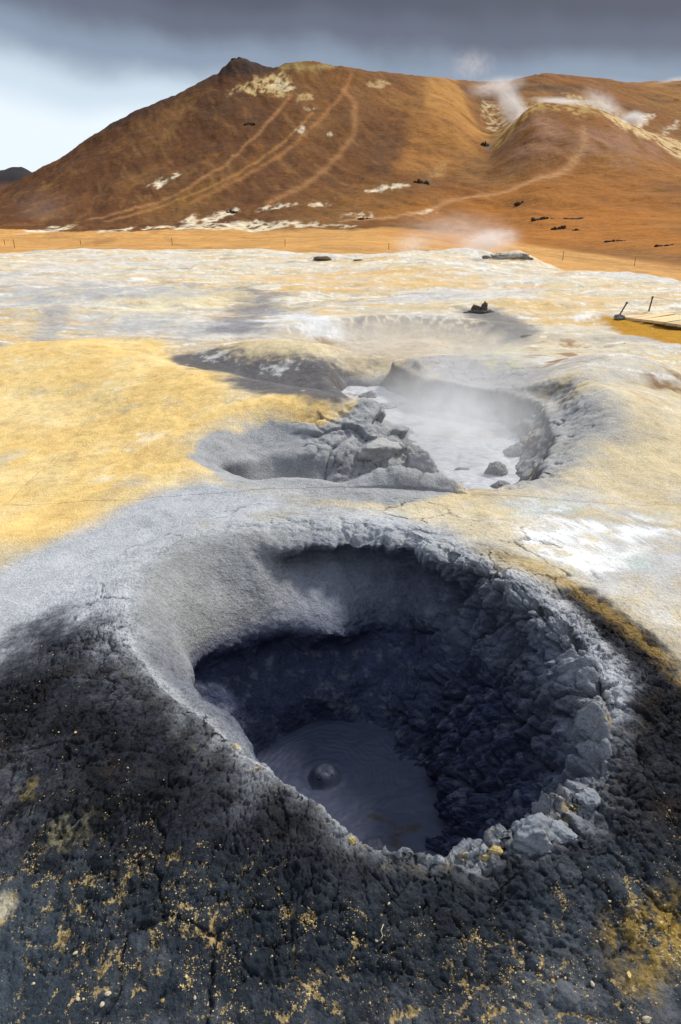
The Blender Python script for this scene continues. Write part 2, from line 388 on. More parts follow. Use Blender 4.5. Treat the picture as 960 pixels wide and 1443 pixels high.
# ------------------------------------------------------------------ colours of the ground
def srgb(r, g, b):
    c = np.array([r, g, b]) / 255.; return np.where(c < .04045, c / 12.92, ((c + .055) / 1.055) ** 2.4)
CREAM = np.array((.64, .53, .33)); WHITE = np.array((.80, .80, .78)); GREY = np.array((.36, .37, .39)); TAN = np.array((.46, .37, .24))
OCHRE = np.array((.74, .52, .20)); ORANGE = np.array((.55, .25, .055)); MUD = np.array((.022, .024, .031)); SLATE = np.array((.17, .175, .19)); ASH = np.array((.27, .285, .31))
def sx(*pts, z=None): return np.array([at(a, b, .8, 60)[:2] for a, b in pts])
POLY = dict(
    ochre=sx((-300, 520), (0, 492), (110, 478), (225, 480), (262, 508), (330, 545), z=.2).tolist() + sx((480, 570), (505, 585), (450, 600), (380, 590), (300, 606), (266, 618), (262, 645), (296, 668), z=.2).tolist() + sx((200, 700), (110, 745), (0, 775), (-300, 850), z=.03).tolist(),
    apron=sx((-200, 850), (0, 800), (100, 752), (200, 700), (290, 674), (420, 703), (560, 722), (640, 752), (720, 805), (800, 855), (880, 925), (960, 1010), (1100, 1150), (1100, 1600), (-300, 1600), z=.08),
    dark=sx((-120, 1010), (30, 945), (110, 925), (190, 965), (245, 1010), (300, 1080), (345, 1120), (410, 1165), (480, 1215), (560, 1245), (640, 1235), (720, 1215), (800, 1185), (855, 1130), (885, 1060), (890, 1000), (868, 945), (820, 885), (800, 855), (830, 850), (900, 905), (970, 985), (1100, 1100), (1050, 1280), (930, 1330), (820, 1390), (640, 1420), (420, 1400), (200, 1390), (60, 1330), (-60, 1200), z=.06),
    white=sx((742, 742), (790, 730), (850, 755), (880, 775), (850, 800), (815, 806), (770, 785)),
    whitebase=sx((722, 705), (850, 700), (985, 735), (995, 850), (900, 835), (800, 812), (742, 765)), white2=sx((755, 706), (830, 718), (930, 738), (985, 770), (960, 790), (880, 770), (800, 745)),
    white3=sx((790, 765), (850, 778), (900, 770), (880, 800), (830, 808), (800, 795)),
    goldline=sx((700, 790), (760, 812), (810, 845), (870, 895), (930, 950), (990, 1010)),
    gold=sx((860, 1370), (905, 1330), (950, 1340), (970, 1400), (920, 1425), (880, 1410)),
    mound_r=sx((735, 700), (775, 640), (830, 590), (890, 560), (985, 620), (990, 740), (860, 700), z=.12),
    slate_r=sx((725, 690), (750, 610), (800, 560), (850, 548), (885, 580), (880, 620), (820, 650), (770, 690), z=.18),
    basin=sx((240, 500), (300, 495), (380, 490), (470, 512), (505, 525), (500, 570), (440, 570), (330, 550), z=-.02),
    grey3=sx((560, 520), (620, 500), (720, 500), (770, 530), (780, 580), (640, 570), z=.05),
    sulph=sx((640, 500), (700, 487), (740, 495), (735, 520), (680, 520), z=.12),
    boardmound=sx((845, 445), (880, 450), (975, 462), (1010, 500), (930, 480), (880, 470), z=.1),
    orangeA=sx((330, 388), (480, 378), (640, 386), (720, 402), (560, 407), (400, 400)), greyA=sx((-40, 402), (150, 398), (330, 406), (260, 424), (60, 428), (-40, 425)), greyB=sx((90, 442), (250, 440), (345, 455), (260, 476), (120, 466)), whiteA=sx((370, 436), (440, 440), (475, 450), (420, 462)), orangeB=sx((700, 425), (800, 415), (900, 425), (840, 440), (740, 438)), creamA=sx((150, 425), (330, 415), (345, 425), (260, 440), (160, 442)), greyC=sx((590, 440), (680, 445), (640, 455), (480, 440)),
    rustA=sx((730, 480), (790, 478), (850, 490), (820, 510), (740, 510)), rustB=sx((905, 515), (1000, 505), (1000, 560), (930, 560), (900, 540)),
    greyE=sx((640, 433), (708, 435), (755, 458), (752, 484), (715, 480), (680, 455)),
    stream=sx((-20, 520), (0, 505), (40, 480), (60, 455), (50, 437), (100, 430), (95, 455), (60, 485), (0, 525)),
    darkM=sx((290, 470), (330, 440), (345, 405), (385, 410), (400, 440), (360, 470), z=0),
    tipS=sx((262, 645), (300, 608), (380, 594), (450, 603), (500, 590), (560, 590), (640, 690), (560, 715), (430, 700), (320, 680), z=0.05),
)
def wn(x, y, s, seed, o=4, g=.55): return fbm2(x * s + seed, y * s - seed * .7, o, g)
def paint(x, y, z):
    """base colour, fleck and grit of the ground at world points"""
    n = x.size; d = np.hypot(x, y); g0 = wn(x, y, .45, 3, 5, .6); g1 = wn(x, y, 1.3, 11, 5, .6); fine = wn(x, y, 7, 5, 4, .65)
    fa = sstep(7, 16, d)
    sx_ = wn(x * .45, y, .55, 31, 5, .62); s2 = wn(x * .5, y, .9, 57, 5, .62); s3 = wn(x * .4, y, .7, 83, 5, .62); s4 = wn(x * .5, y, 2.2, 21, 4, .65)
    c = np.tile(CREAM * .92, (n, 1)).astype(np.float32)
    c = mixc(c, TAN, sstep(-.1, .5, g1) * .55)
    c = mixc(c, np.array((.45, .43, .40)), sstep(.05, .35, sx_ + .3 * fine + .2 * s4) * .8)
    c = mixc(c, np.array((.70, .66, .56)), sstep(.02, .3, s2 + .35 * s4 + .15 * fine) * .8 * (.35 + .65 * fa))
    c = mixc(c, np.array((.64, .40, .14)), sstep(.10, .38, s3 + .3 * s4 + .15 * fine) * .8 * fa)
    c = mixc(c, np.array((.28, .27, .265)), sstep(.22, .45, wn(x * .4, y, .6, 140, 5, .62) + .3 * s4 + .2 * fine) * .85 * fa)
    c = mixc(c, np.array((.78, .77, .74)), sstep(.34, .55, wn(x * .5, y, 1.1, 201, 5, .65) + .2 * fine) * .9 * (.4 + .6 * fa))
    s5 = wn(x * .55, y * 1.2, 2.6, 301, 5, .68); s6 = wn(x * .55, y * 1.2, 2.2, 331, 5, .68); pk = sstep(-.2, .4, wn(x, y, .3, 351, 4)); pk2 = sstep(-.1, .4, wn(x, y, .3, 371, 4)); f5 = sstep(4.5, 9, d)
    c = mixc(c, np.array((.27, .25, .235)), sstep(.20, .34, s5) * pk * .75 * f5); c = mixc(c, np.array((.58, .34, .11)), sstep(.18, .36, s6) * pk2 * .7 * f5); c = mixc(c, np.array((.78, .77, .73)), sstep(.26, .4, -s5) * .7 * f5)
    gl = sstep(16, 30, d)
    c = mixc(c, np.array((.70, .65, .55)), gl * .35 * sstep(-.3, .3, sx_))
    cool = sstep(-.1, .4, wn(x * .4, y, .35, 171, 4)); c = mixc(c, np.array((.56, .555, .54)), cool * .6 * fa)
    fleck = np.zeros(n, np.float32); grit = np.full(n, .35, np.float32)
    def lay(name, col, k=1., soft=.1, warp=.1, ws=1.5, seed=0., noise=None):
        nonlocal c
        m = region(x, y, POLY[name], soft, warp, ws, seed) * k
        if noise is not None: m = m * noise
        c = mixc(c, col, m); return m
    pass
    nb = sstep(-.45, .1, g1 + .5 * s4)
    lay('orangeA', np.array((.64, .41, .15)), .7, .5, .8, .8, 21, nb); lay('orangeB', np.array((.66, .44, .17)), .5, .4, .6, .8, 22, nb); lay('greyA', np.array((.40, .395, .39)), .85, .5, .8, .8, 23, nb); lay('greyB', np.array((.44, .435, .425)), .75, .4, .6, .8, 24, nb); lay('creamA', np.array((.70, .62, .40)), .7, .4, .6, .8, 25, nb); lay('whiteA', np.array((.70, .74, .78)), .8, .3, .4, 1.2, 26, nb); lay('greyC', np.array((.45, .45, .48)), .6, .3, .5, 1, 27, nb)
    lay('stream', np.array((.36, .35, .345)), .8, .15, .25, 1.2)
    lay('darkM', np.array((.19, .19, .21)), .8, .5, .6, .8, 3)
    lay('rustA', np.array((.30, .17, .07)), 1, .2, .3, 1.2, 5, sstep(0, .35, wn(x, y, 2.4, 61, 4)))
    lay('rustB', np.array((.22, .13, .06)), 1, .2, .3, 1.2, 5, sstep(-.05, .3, wn(x, y, 2.0, 66, 4)))
    lay('boardmound', np.array((.42, .21, .015)), 1, .12, .15, 1.2)
    u = np.hypot((x - 1.0) / 2.15, (y - 11.3) / 1.75)
    c = mixc(c, np.array((.50, .42, .31)), sstep(1.05, .85, u) * .8)
    # net of white ribs on the far rim of the third crater
    f1, f2, _ = worley2(x * 4.6 + 5 + .2 * g1, y * 2.6)
    band = np.exp(-((u - .95 + .06 * g1) / .13) ** 2) * sstep(11.6, 12.3, y) * sstep(-1.6, -.6, x)
    c = mixc(c, np.array((.22, .21, .21)), band * sstep(.14, .22, f2 - f1) * .65 * sstep(-.35, .1, wn(x, y, 1.2, 77, 3)))
    c = mixc(c, np.array((.72, .68, .6)), band * sstep(.16, .08, f2 - f1) * .5)
    for (a, b, rx, ry, col) in ((620, 484, .42, .34, (.74, .74, .73)), (455, 458, .55, .4, (.72, .72, .70)), (385, 445, .6, .4, (.70, .73, .75)), (492, 478, .25, .2, (.7, .7, .7))):
        q = at_z(a, b, .05); c = mixc(c, np.array(col), np.clip(1.5 * bumpg(x, y, q[0], q[1], rx, ry) - .35 + .5 * g1, 0, 1) * .85)
    q = at_z(460, 463, .05); c = mixc(c, np.array((.32, .22, .12)), np.clip(1.6 * bumpg(x, y, q[0], q[1], .26, .22) - .4 + .8 * fine, 0, 1) * .9)
    lay('mound_r', CREAM * .95, .7, .25, .25, 1.5, 2, sstep(-.5, .3, g1 + .3 * fine))
    lay('greyE', np.array((.17, .16, .155)), .9, .2, .2, 1.6)
    m = lay('ochre', OCHRE, 1, .26, .22, 1.8, 1)
    c = mixc(c, np.array((.74, .58, .29)), m * sstep(-.2, .35, wn(x, y, .9, 15, 5, .65) + .2 * fine) * .8)
    c = mixc(c, np.array((.74, .66, .48)), m * sstep(.2, .5, wn(x, y, 1.6, 25, 5, .7)) * .6)
    c = mixc(c, np.array((.52, .32, .11)), m * sstep(.0, .4, fine + .4 * wn(x, y, 2.5, 35, 3)) * .4)
    grit = lerp(grit, .12, m)
    c = mixc(c, np.array((.40, .41, .40)), m * sstep(.42, .7, wn(x, y, .9, 45, 4)) * .5)
    lay('slate_r', ASH * 1.15, .8, .22, .2, 1.8, 4)
    lay('grey3', np.array((.36, .355, .36)), .85, .25, .25, 1.5, 6)
    lay('sulph', np.array((.52, .50, .27)), .75, .2, .3, 2, 7, sstep(-.3, .25, fine))
    lay('basin', np.array((.115, .112, .12)), .95, .12, .2, 1.6, 8)
    q = at_z(395, 525, -.1); c = mixc(c, WHITE * .7, np.clip(1.8 * bumpg(x, y, q[0], q[1], .35, .2) - 1.0 + 1.8 * fine, 0, 1) * .9)
    q = at_z(305, 516, -.1); c = mixc(c, WHITE * .65, np.clip(1.7 * bumpg(x, y, q[0], q[1], .30, .22) - .95 + 1.8 * fine, 0, 1) * .9)
    q = at_z(400, 482, .2); c = mixc(c, CREAM * .95, np.clip(1.7 * bumpg(x, y, q[0], q[1], .8, .42) - .45 + .7 * fine, 0, 1) * .95)
    # inside of the second pit
    s = sdf(x, y, FLOOR2); inpit = (s < 1.4) & (y > 4.2) & (y < 9.4)
    dz = np.clip((z - Z2), 0, 1)
    wet = sstep(.20, .06, dz) * (s < 1.4)
    lay('tipS', np.array((.34, .345, .35)), 1, .035, .06, 2.5, 9)
    c = mixc(c, np.array((.23, .23, .24)), wet)
    # apron of the near pit
    m = lay('apron', np.array((.45, .465, .485)), 1, .14, .14, 1.6, 10)
    c = mixc(c, np.array((.40, .36, .27)), m * sstep(.05, .45, g1) * .5 * sstep(3.0, 3.5, y))
    grit = lerp(grit, .32, m)
    # right side: white salts, gold seam
    xr = x + y * .6; yr = (y - x * .4) * 1.6
    ns = wn(xr, yr, 2.4, 95, 6, .7); ns2 = wn(xr, yr, 5.0, 97, 5, .7)
    lay('whitebase', np.array((.50, .51, .525)), .75, .2, .25, 2, 11, sstep(-.5, .2, ns))
    lay('whitebase', np.array((.46, .54, .50)), .5, .2, .25, 2, 12, sstep(.1, .35, wn(xr, yr, 1.6, 195, 4)))
    lay('white2', np.array((.80, .81, .81)), 1, .15, .25, 2, 12, sstep(-.02, .14, ns + .4 * ns2))
    lay('white', np.array((.80, .81, .81)), 1, .10, .16, 2.5, 13, sstep(-.12, .06, ns * .6 + ns2 * .6))
    lay('white3', WHITE, 1, .05, .08, 3, 14, sstep(-.5, -.2, ns2))
    gd = seg_dist(x, y, POLY['goldline']) + .03 * fine
    c = mixc(c, np.array((.36, .28, .15)), np.exp(-(gd / .12) ** 2) * .85 * (.6 + .8 * sstep(-.3, .3, g1)) .clip(0, 1))
    # dark wet mud in front
    dk = region(x, y, POLY['dark'], .20, .16, 2.6, 15)
    dk = np.clip(dk + .0, 0, 1)
    c = mixc(c, np.array((.17, .18, .205)), region(x, y, POLY['dark'], .38, .18, 1.5, 5) * .75 * sstep(-.35, .25, wn(x, y, 8, 408, 5, .72)))
    dk = np.clip(dk * (1 + .9 * wn(x, y, 6, 8, 5, .7) * (1 - dk)) , 0, 1)
    dg = lerp(region(x, y, POLY['dark'], lerp(.34, .55, sstep(-.3, -.9, x)) if False else .44, .24, 2.6, 15), region(x, y, POLY['dark'], .07, .07, 3.0, 15), sstep(.45, .75, x) * sstep(1.5, 1.9, y)); dg = np.clip(dg * (1 + 1.9 * wn(x, y, 9, 8, 6, .75) * (1 - dg)), 0, 1)[:, None]
    c = np.exp(np.log(np.maximum(c, .004)) * (1 - dg) + np.log(MUD * .6) * dg)
    dk = dg[:, 0] ** 1.3
    c = mixc(c, np.array((.042, .048, .064)), dk * sstep(-.05, .5, wn(x, y, 6, 33, 5, .7)) * .6)
    c = mixc(c, np.array((.066, .074, .094)), dk * sstep(.15, .5, wn(x, y, 14, 39, 4, .7)) * .5)
    c = mixc(c, np.array((.040, .028, .018)), dk * sstep(.1, .5, wn(x, y, 3, 49, 4, .65)) * .5)
    c = mixc(c, np.array((.44, .29, .09)), np.exp(-((gd - .01) / .05) ** 2) * .7 * sstep(.75, 1.1, x) * sstep(-.5, .1, fine) )
    foot = sstep(1.42, 1.15, y - .1 * g1 - .15 * np.abs(x)) * (np.abs(x) < 2)
    c = mixc(c, np.array((.022, .032, .044)), foot * .85 * (y < 1.9) * (.8 + .2 * fine).clip(0, 1))
    c = mixc(c, np.array((.055, .075, .095)), sstep(-.5, -.85, x + .1 * g1) * sstep(1.5, 1.1, y) * .7)
    m = lay('gold', np.array((.40, .26, .05)), .9, .08, .1, 4, 16, sstep(-.1, .25, wn(x, y, 16, 5, 4, .7) + .15))
    q = at_z(100, 1190, .05); mm = np.clip(1.6 * bumpg(x, y, q[0], q[1], .09, .07) - .5 + .8 * fine, 0, 1); c = mixc(c, np.array((.24, .22, .14)), mm * sstep(-.2, .2, wn(x, y, 22, 5, 3, .7)))
    q = at_z(0, 1293, .02); mm = np.clip(2.4 * bumpg(x, y, q[0], q[1], .05, .05) - .6 + .3 * fine, 0, 1); c = mixc(c, np.array((.50, .46, .34)), mm)
    q = at_z(40, 1130, .05); mm = np.clip(1.6 * bumpg(x, y, q[0], q[1], .06, .05) - .6 + .8 * fine, 0, 1); c = mixc(c, np.array((.28, .22, .09)), mm * .8 * sstep(-.1, .25, wn(x, y, 22, 5, 3, .7)))
    dd = region(x, y, POLY['dark'], .35, .1, 2, 15)
    fleck = dd * (.15 + 1.0 * sstep(1.62, 1.15, y + .12 * g1 - .25 * sstep(.3, 1.0, x)) ) * (.55 + .6 * sstep(-.3, .4, wn(x, y, 2.0, 71, 3)))
    fleck = np.clip(fleck + .5 * foot * (y < 1.6), 0, 1) * (y < 2.9)
    grit = lerp(grit, .95, dk)
    return c, fleck.astype(np.float32), grit.astype(np.float32), dk

# ------------------------------------------------------------------ the near sheet: apron, crest and walls of the front mud pit
def near_sheet():
    nth, front = 1320, 300
    t = np.linspace(0, 1, 4000); wgt = 1 + .75 * np.cos(t * 2 * np.pi - np.pi + np.pi / 2)   # denser towards the camera
    a = -np.pi + 2 * np.pi * t; wgt = 1 + .7 * np.clip(-np.sin(a), -.6, 1)
    cw = np.r_[0, np.cumsum((wgt[1:] + wgt[:-1]) / 2)]; cw /= cw[-1]
    th = np.interp(np.arange(nth) / nth, cw, a)
    ks = ['0', '1', '2', '3', '4', '5', 'l', 'c']
    rr = [np.full(nth, .02), pit('r1', th), pit('r2', th), pit('r3', th), pit('r4', th), pit('r5', th), pit('rl', th), pit('rc', th)]
    zz = [np.full(nth, -.86), np.full(nth, -.83), pit('z2', th), pit('z3', th), pit('z4', th), pit('z5', th), pit('zl', th), pit('zc', th)]
    R = np.array(rr); Z = np.array(zz)
    cnt = [3, 46, 40, 30, 40, 34, 34]
    rows_r, rows_z, seg = [], [], []
    for i, k in enumerate(cnt):
        for j in range(k):
            f = j / k
            # Catmull-Rom along the profile keeps ledges round
            p0, p1, p2, p3 = max(i - 1, 0), i, i + 1, min(i + 2, 7)
            def crm(A): return .5 * ((2 * A[p1]) + (A[p2] - A[p0]) * f + (2 * A[p0] - 5 * A[p1] + 4 * A[p2] - A[p3]) * f * f + (3 * A[p1] - A[p0] - 3 * A[p2] + A[p3]) * f ** 3)
            rows_r.append(crm(R)); rows_z.append(crm(Z)); seg.append(i + f)
    nin = len(seg)
    ro = r_out(th); nout = 225
    for j in range(nout + 1):
        f = j / nout; r = R[7] + (ro - R[7]) * f
        rows_r.append(r); rows_z.append(np.full(nth, np.nan)); seg.append(7 + f)
    r = np.array(rows_r); z = np.array(rows_z); seg = np.array(seg)
    T = np.broadcast_to(th, r.shape)
    x = C1[0] + r * np.cos(T); y = C1[1] + r * np.sin(T)
    g = G(x[nin:], y[nin:]); f = (seg[nin:] - 7)[:, None]
    wq = 1 - sstep(.03, 1.02, f) * (1 - 0 * f)
    z[nin:] = g + (Z[7] - g) * wq
    V = np.stack([x, y, z], -1)
    # large lumps first
    cosr = lambda d0, w_: np.exp(-((np.angle(np.exp(1j * (T - math.radians(d0))))) / math.radians(w_)) ** 2)
    S = np.broadcast_to(seg[:, None], r.shape)
    inner = sstep(7.15, 6.6, S); wall = inner * sstep(.9, 1.3, S)
    right = np.clip(cosr(-10, 52) + .8 * cosr(-52, 25) + .65 * cosr(40, 20), 0, 1)
    sandy = np.clip(cosr(150, 48) , 0, 1) * sstep(3.6, 4.4, S)
    back = cosr(85, 35)
    n = grid_normals(V, True); n *= np.sign(n[-1, :, 2].mean())
    P = V.reshape(-1, 3)
    w1a, w1b, w1c = worley3(*(P * 5.2 + .35 * np.stack([pn3(*(P * 6).T), pn3(*(P * 6 + 9).T), pn3(*(P * 6 - 9).T)], 1)).T, ids=True)
    w2a, w2b, w2c = worley3(*(P * 13 + 3 + .5 * np.stack([pn3(*(P * 14).T), pn3(*(P * 14 + 9).T), pn3(*(P * 14 - 9).T)], 1)).T, ids=True)
    Zc = np.nan_to_num(z)
    lump = ((.55 - w1a) * .085 + (.5 - w2a) * .028).reshape(r.shape)
    big = fbm3(*(P * 2.6 + 5).T, 3).reshape(r.shape)
    med = fbm3(*(P * 8).T, 4, .6).reshape(r.shape)
    rim_r = np.exp(-((S - 6.6) / .55) ** 2)                    # broken lip
    groove = (.5 - np.abs(fbm2(T * 5.5, Zc * 1.2, 3)) * 2.4) * .045 + (.4 - np.abs(fbm2(T * 13 + 3, Zc * 2.5, 3)) * 2) * .018
    blk = ((JIT[w1c, 2] - .5) * .042 - .03 * sstep(.12, 0, w1b - w1a) + (JIT[w2c, 1] - .5) * .014 - .012 * sstep(.14, 0, w2b - w2a)).reshape(r.shape)
    grn = fbm3(*(P * 24).T, 4, .65).reshape(r.shape) * .018
    disp = wall * ((lump * .95 + blk + grn + groove * 1.2) * right + lump * .35 * (1 - right) * (1 - sandy) + big * .05 * (1 - .75 * sandy) + med * .02 * (1 - .8 * sandy))
    disp = disp + rim_r * (right + .5 * back) * (lump * .5 + blk * .9 + grn)
    notch = fbm2(T[0] * 9, T[0] * 0 + 2.2, 3) * .075 + fbm2(T[0] * 26, T[0] * 0 + 6.2, 3) * .03
    back2 = np.exp(-((S - 6.0) / .8) ** 2) * np.clip(cosr(75, 40), 0, 1)
    notch = notch - .06 * np.clip(.25 - np.abs(fbm2(T[0] * 2.6 + 1.3, T[0] * 0 + 9.2, 3)), 0, 1) * 4 + .02
    V[..., 0] += np.cos(T) * back2 * notch; V[..., 1] += np.sin(T) * back2 * notch
    V = V + n * disp[..., None]
    # cracked, lumpy crust outside; fine grain everywhere
    n = grid_normals(V, True); n *= np.sign(n[-1, :, 2].mean())
    P = V.reshape(-1, 3); X, Y, Zv = P.T
    sh = r.shape
    dkm = region(X, Y, POLY['dark'], .18, .13, 2.2, 15)
    near_rim = np.exp(-((S.ravel() - 7.1) / .35) ** 2)
    outm = sstep(6.3, 7.0, S).ravel()
    wx = X + .016 * fbm2(X * 24, Y * 24, 3) + .03 * pn2(X * 9, Y * 9); wy = Y + .016 * fbm2(X * 24 + 50, Y * 24, 3) + .03 * pn2(X * 9 + 30, Y * 9)
    a1, b1, _ = worley2(wx * 17, wy * 17); a2, b2, _ = worley2(wx * 38 + 7, wy * 38)
    e1 = b1 - a1; e2 = b2 - a2
    k1 = sstep(-.3, .3, wn(X, Y, 3.5, 17, 3)); k2 = sstep(-.2, .35, wn(X, Y, 5.5, 37, 3))
    lumps = fbm3(X * 8, Y * 8, Zv * 8, 6, .58) * .0085 + (.42 - a1) * .011 * k1 - .010 * sstep(.055, .0, e1) * (.5 + .5 * k1) + (.42 - a2) * .004 * k2 - .005 * sstep(.10, 0, e2) * (.4 + .6 * k2)
    sandm = sandy.ravel()
    front_l = np.clip(dkm + .95 * near_rim * sstep(3.2, 2.2, Y), 0, 1)
    fm3 = fbm3(X * 30, Y * 30, Zv * 30, 3, .65)
    d = relief(X, Y, Zv, dkm) * outm
    d = d + outm * front_l * lumps * 1.75 + outm * (1 - front_l) * lumps * .30
    d = d + outm * front_l * 0.0025 * fbm3(X * 60, Y * 60, Zv * 60, 2, .6)
    d = d + (.0035 + .0012 * front_l + .004 * (1 - outm) * (1 - sandm)) * fm3
    # long cracks in the pale crust
    ca, cb, _ = worley2(wx * 3.1 + 1.7, wy * 3.1 + .4); ce = cb - ca
    crk = sstep(.045, .0, ce) * sstep(-.05, .25, wn(X, Y, 1.6, 44, 3)) * outm * (1 - .3 * dkm)
    d = d - crk * .016
    fadeo = sstep(8.0, 7.9, S.ravel())
    d2 = d * fadeo + relief(X, Y, Zv, 0) * (1 - fadeo)
    V = V + n * d2.reshape(sh)[..., None]
    c, fl, gr, dk = paint(X, Y, Zv * 0 + .2)
    # pit colours: pale crest, sandy funnel, wet wall with shade painted in, darker downward
    Sr = S.ravel(); tr = T.ravel(); g1 = wn(X, Y, 4, 9, 4, .6); fi = fbm3(X * 14, Y * 14, Zv * 14, 4, .65)
    crest = np.exp(-((Sr + .15 * g1 - 6.85) / .5) ** 2)
    crest = np.where(Sr > 6.95, np.exp(-((Sr - 6.95 + .10 * g1) / .085 + .24 * sstep(-.2, .7, np.cos(tr + 2.6)) + .05 * sstep(.5, .9, np.cos(tr - .2))) ** 2), crest)
    c = c + (lerp(np.array((.47, .49, .51)), np.array((.25, .265, .295)), sstep(.1, .8, np.cos(tr + .25))[:, None]) - c) * (np.clip(crest * 1.15, 0, 1) * .95)[:, None]
    c = mixc(c, np.array((.62, .47, .22)), np.clip(crest, 0, 1) * sstep(.28, .55, fi + .15 * (Y < 1.9)) * .8 * (Y < 2.2))
    c = mixc(c, np.array((.27, .273, .265)), sandm * sstep(7.1, 6.0, Sr) * (.8 + .2 * g1).clip(0, 1))
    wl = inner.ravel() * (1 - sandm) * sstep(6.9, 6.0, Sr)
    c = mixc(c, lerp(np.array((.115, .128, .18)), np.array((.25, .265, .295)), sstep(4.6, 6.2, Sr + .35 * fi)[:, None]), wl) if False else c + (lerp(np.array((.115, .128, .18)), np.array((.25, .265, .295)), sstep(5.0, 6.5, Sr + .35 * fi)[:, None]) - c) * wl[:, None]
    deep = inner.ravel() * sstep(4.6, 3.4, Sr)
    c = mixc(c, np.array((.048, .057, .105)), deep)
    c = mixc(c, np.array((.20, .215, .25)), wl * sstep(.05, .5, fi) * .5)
    q = np.exp(-((X - .90) / .035) ** 2 - ((Y - 1.93) / .10) ** 2) * wl * sstep(-.1, .4, fbm3(X * 40, Y * 40, Zv * 40, 3))
    c = mixc(c, np.array((.45, .34, .14)), np.clip(q * 1.3, 0, 1))
    c = c * (1 - .55 * crk[..., None])
    fl = fl * (.35 + .65 * sstep(-.15, .25, wn(X, Y, 20, 13, 3, .65))) * sstep(7.12, 7.35, Sr) * (.12 + 1.0 * sstep(.20, .03, e1) * sstep(-.2, .3, wn(X, Y, 7, 23, 3, .6)) + .55 * sstep(.2, .05, e2) * sstep(-.1, .3, wn(X, Y, 5, 29, 3, .6)))
    gr = np.where(Sr < 7, .55, gr)
    # two meshes: the pit (up to the crest) and the ground round it
    k = nin + 6
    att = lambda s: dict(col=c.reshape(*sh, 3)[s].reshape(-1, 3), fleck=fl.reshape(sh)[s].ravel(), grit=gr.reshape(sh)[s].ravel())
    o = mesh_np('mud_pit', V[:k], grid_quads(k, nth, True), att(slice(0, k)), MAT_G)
    tag(o, 'deep dark mud pit with a crusted pale grey rim and lumpy inner walls', kind='structure')
    sl = slice(k - 1, None)
    fmask = (fl.reshape(sh)[sl].ravel(), V[sl].reshape(-1, 3), n.reshape(*sh, 3)[sl].reshape(-1, 3))
    return (V[sl], att(sl)), fmask
near, FLK = near_sheet()

# ------------------------------------------------------------------ the second pit, a sheet of its own that overlaps the ground round it
PX0, PX1, PY0, PY1 = -2.3, 3.0, 4.12, 9.9
def second_pit():
    ny, nx = 470, 470
    ys = np.exp(np.linspace(math.log(PY0), math.log(PY1), ny)); xs = np.linspace(PX0, PX1, nx)
    x, y = np.meshgrid(xs, ys); z = G(x, y)
    V = np.stack([x, y, z], -1); n = grid_normals(V, False); n *= np.sign(n[..., 2].mean())
    s = sdf(x, y, FLOOR2); steep = sstep(.97, .75, n[..., 2]) * (s < 1.3)
    P = V.reshape(-1, 3)
    wv = np.stack([pn3(*(P * 3).T), pn3(*(P * 3 + 9).T), pn3(*(P * 3 - 9).T)], 1)
    a, b, ci = worley3(*(P * np.array([1.35, 1.2, 3.2]) + .5 * wv).T, ids=True); a2, b2, ci2 = worley3(*(P * np.array([5.5, 4.5, 8]) + .35 * wv).T, ids=True)
    fm = fbm3(*(P * 5).T, 5, .62)
    chunk = (region(P[:, 0], P[:, 1], POLY['tipS'], .18, .12, 2, 9)) * sstep(-.4, -.05, P[:, 0] + .4 * (P[:, 1] - 5.2)); low = sstep(.06, -.10, P[:, 2])
    sm_l = 1 - .9 * sstep(-.15, -.55, P[:, 0]) * sstep(6.4, 6.0, P[:, 1]); st_ = steep.ravel() * sm_l
    rid_, rid2 = JIT[ci, 2] - .45, JIT[ci2, 1] - .45
    lump = chunk * (rid_ * .24 + (.45 - a) * .03 - .035 * sstep(.05, 0, b - a) - .008 * sstep(.06, 0, b2 - a2) + fm * .05)
    lump = lump + (1 - chunk) * st_ * low * sstep(.6, 1.0, P[:, 0]) * (rid_ * .05 + rid2 * .02 + fm * .05) + (1 - chunk) * st_ * (1 - low) * fm * .02
    over = np.exp(-((P[:, 2] - .0) / .06) ** 2) * np.clip(steep.ravel(), 0, 1) * .05
    edge = np.minimum(np.minimum(x - PX0, PX1 - x), np.minimum((y - PY0) * 2, PY1 - y)).ravel()
    k = sstep(.0, .25, edge)
    d = (lump + over) * k
    V = V + n * d.reshape(x.shape)[..., None]
    n = grid_normals(V, False); n *= np.sign(n[..., 2].mean()); P = V.reshape(-1, 3); X, Y, Zv = P.T
    ca, cb, _ = worley2(X * 6 + .3 * fbm2(X * 6, Y * 6, 3), Y * 4 + .3 * fbm2(X * 6 + 40, Y * 6, 3)); ce = cb - ca
    slab = region(X, Y, POLY['grey3'], .15) + chunk
    crk = sstep(.07, 0, ce) * np.clip(slab, 0, 1) * k * sstep(-.3, .3, fbm2(X * 3, Y * 3 + 7, 3)) * .8
    d = relief(X, Y, Zv * 0 + .1, 0) - crk * .02 + .003
    d = np.where(edge < .06, d - .012, d)
    V = V + n * d.reshape(x.shape)[..., None]
    c, fl, gr, dk = paint(X, Y, Zv)
    chunk2 = region(X, Y, POLY['tipS'], .18, .12, 2, 9)
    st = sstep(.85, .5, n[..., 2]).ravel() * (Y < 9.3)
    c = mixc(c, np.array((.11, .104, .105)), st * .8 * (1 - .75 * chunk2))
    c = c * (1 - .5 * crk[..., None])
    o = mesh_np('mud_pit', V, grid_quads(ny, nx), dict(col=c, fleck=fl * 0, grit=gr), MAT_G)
    tag(o, 'pale steaming mud pit behind the dark one with cracked grey walls', kind='structure')
second_pit()

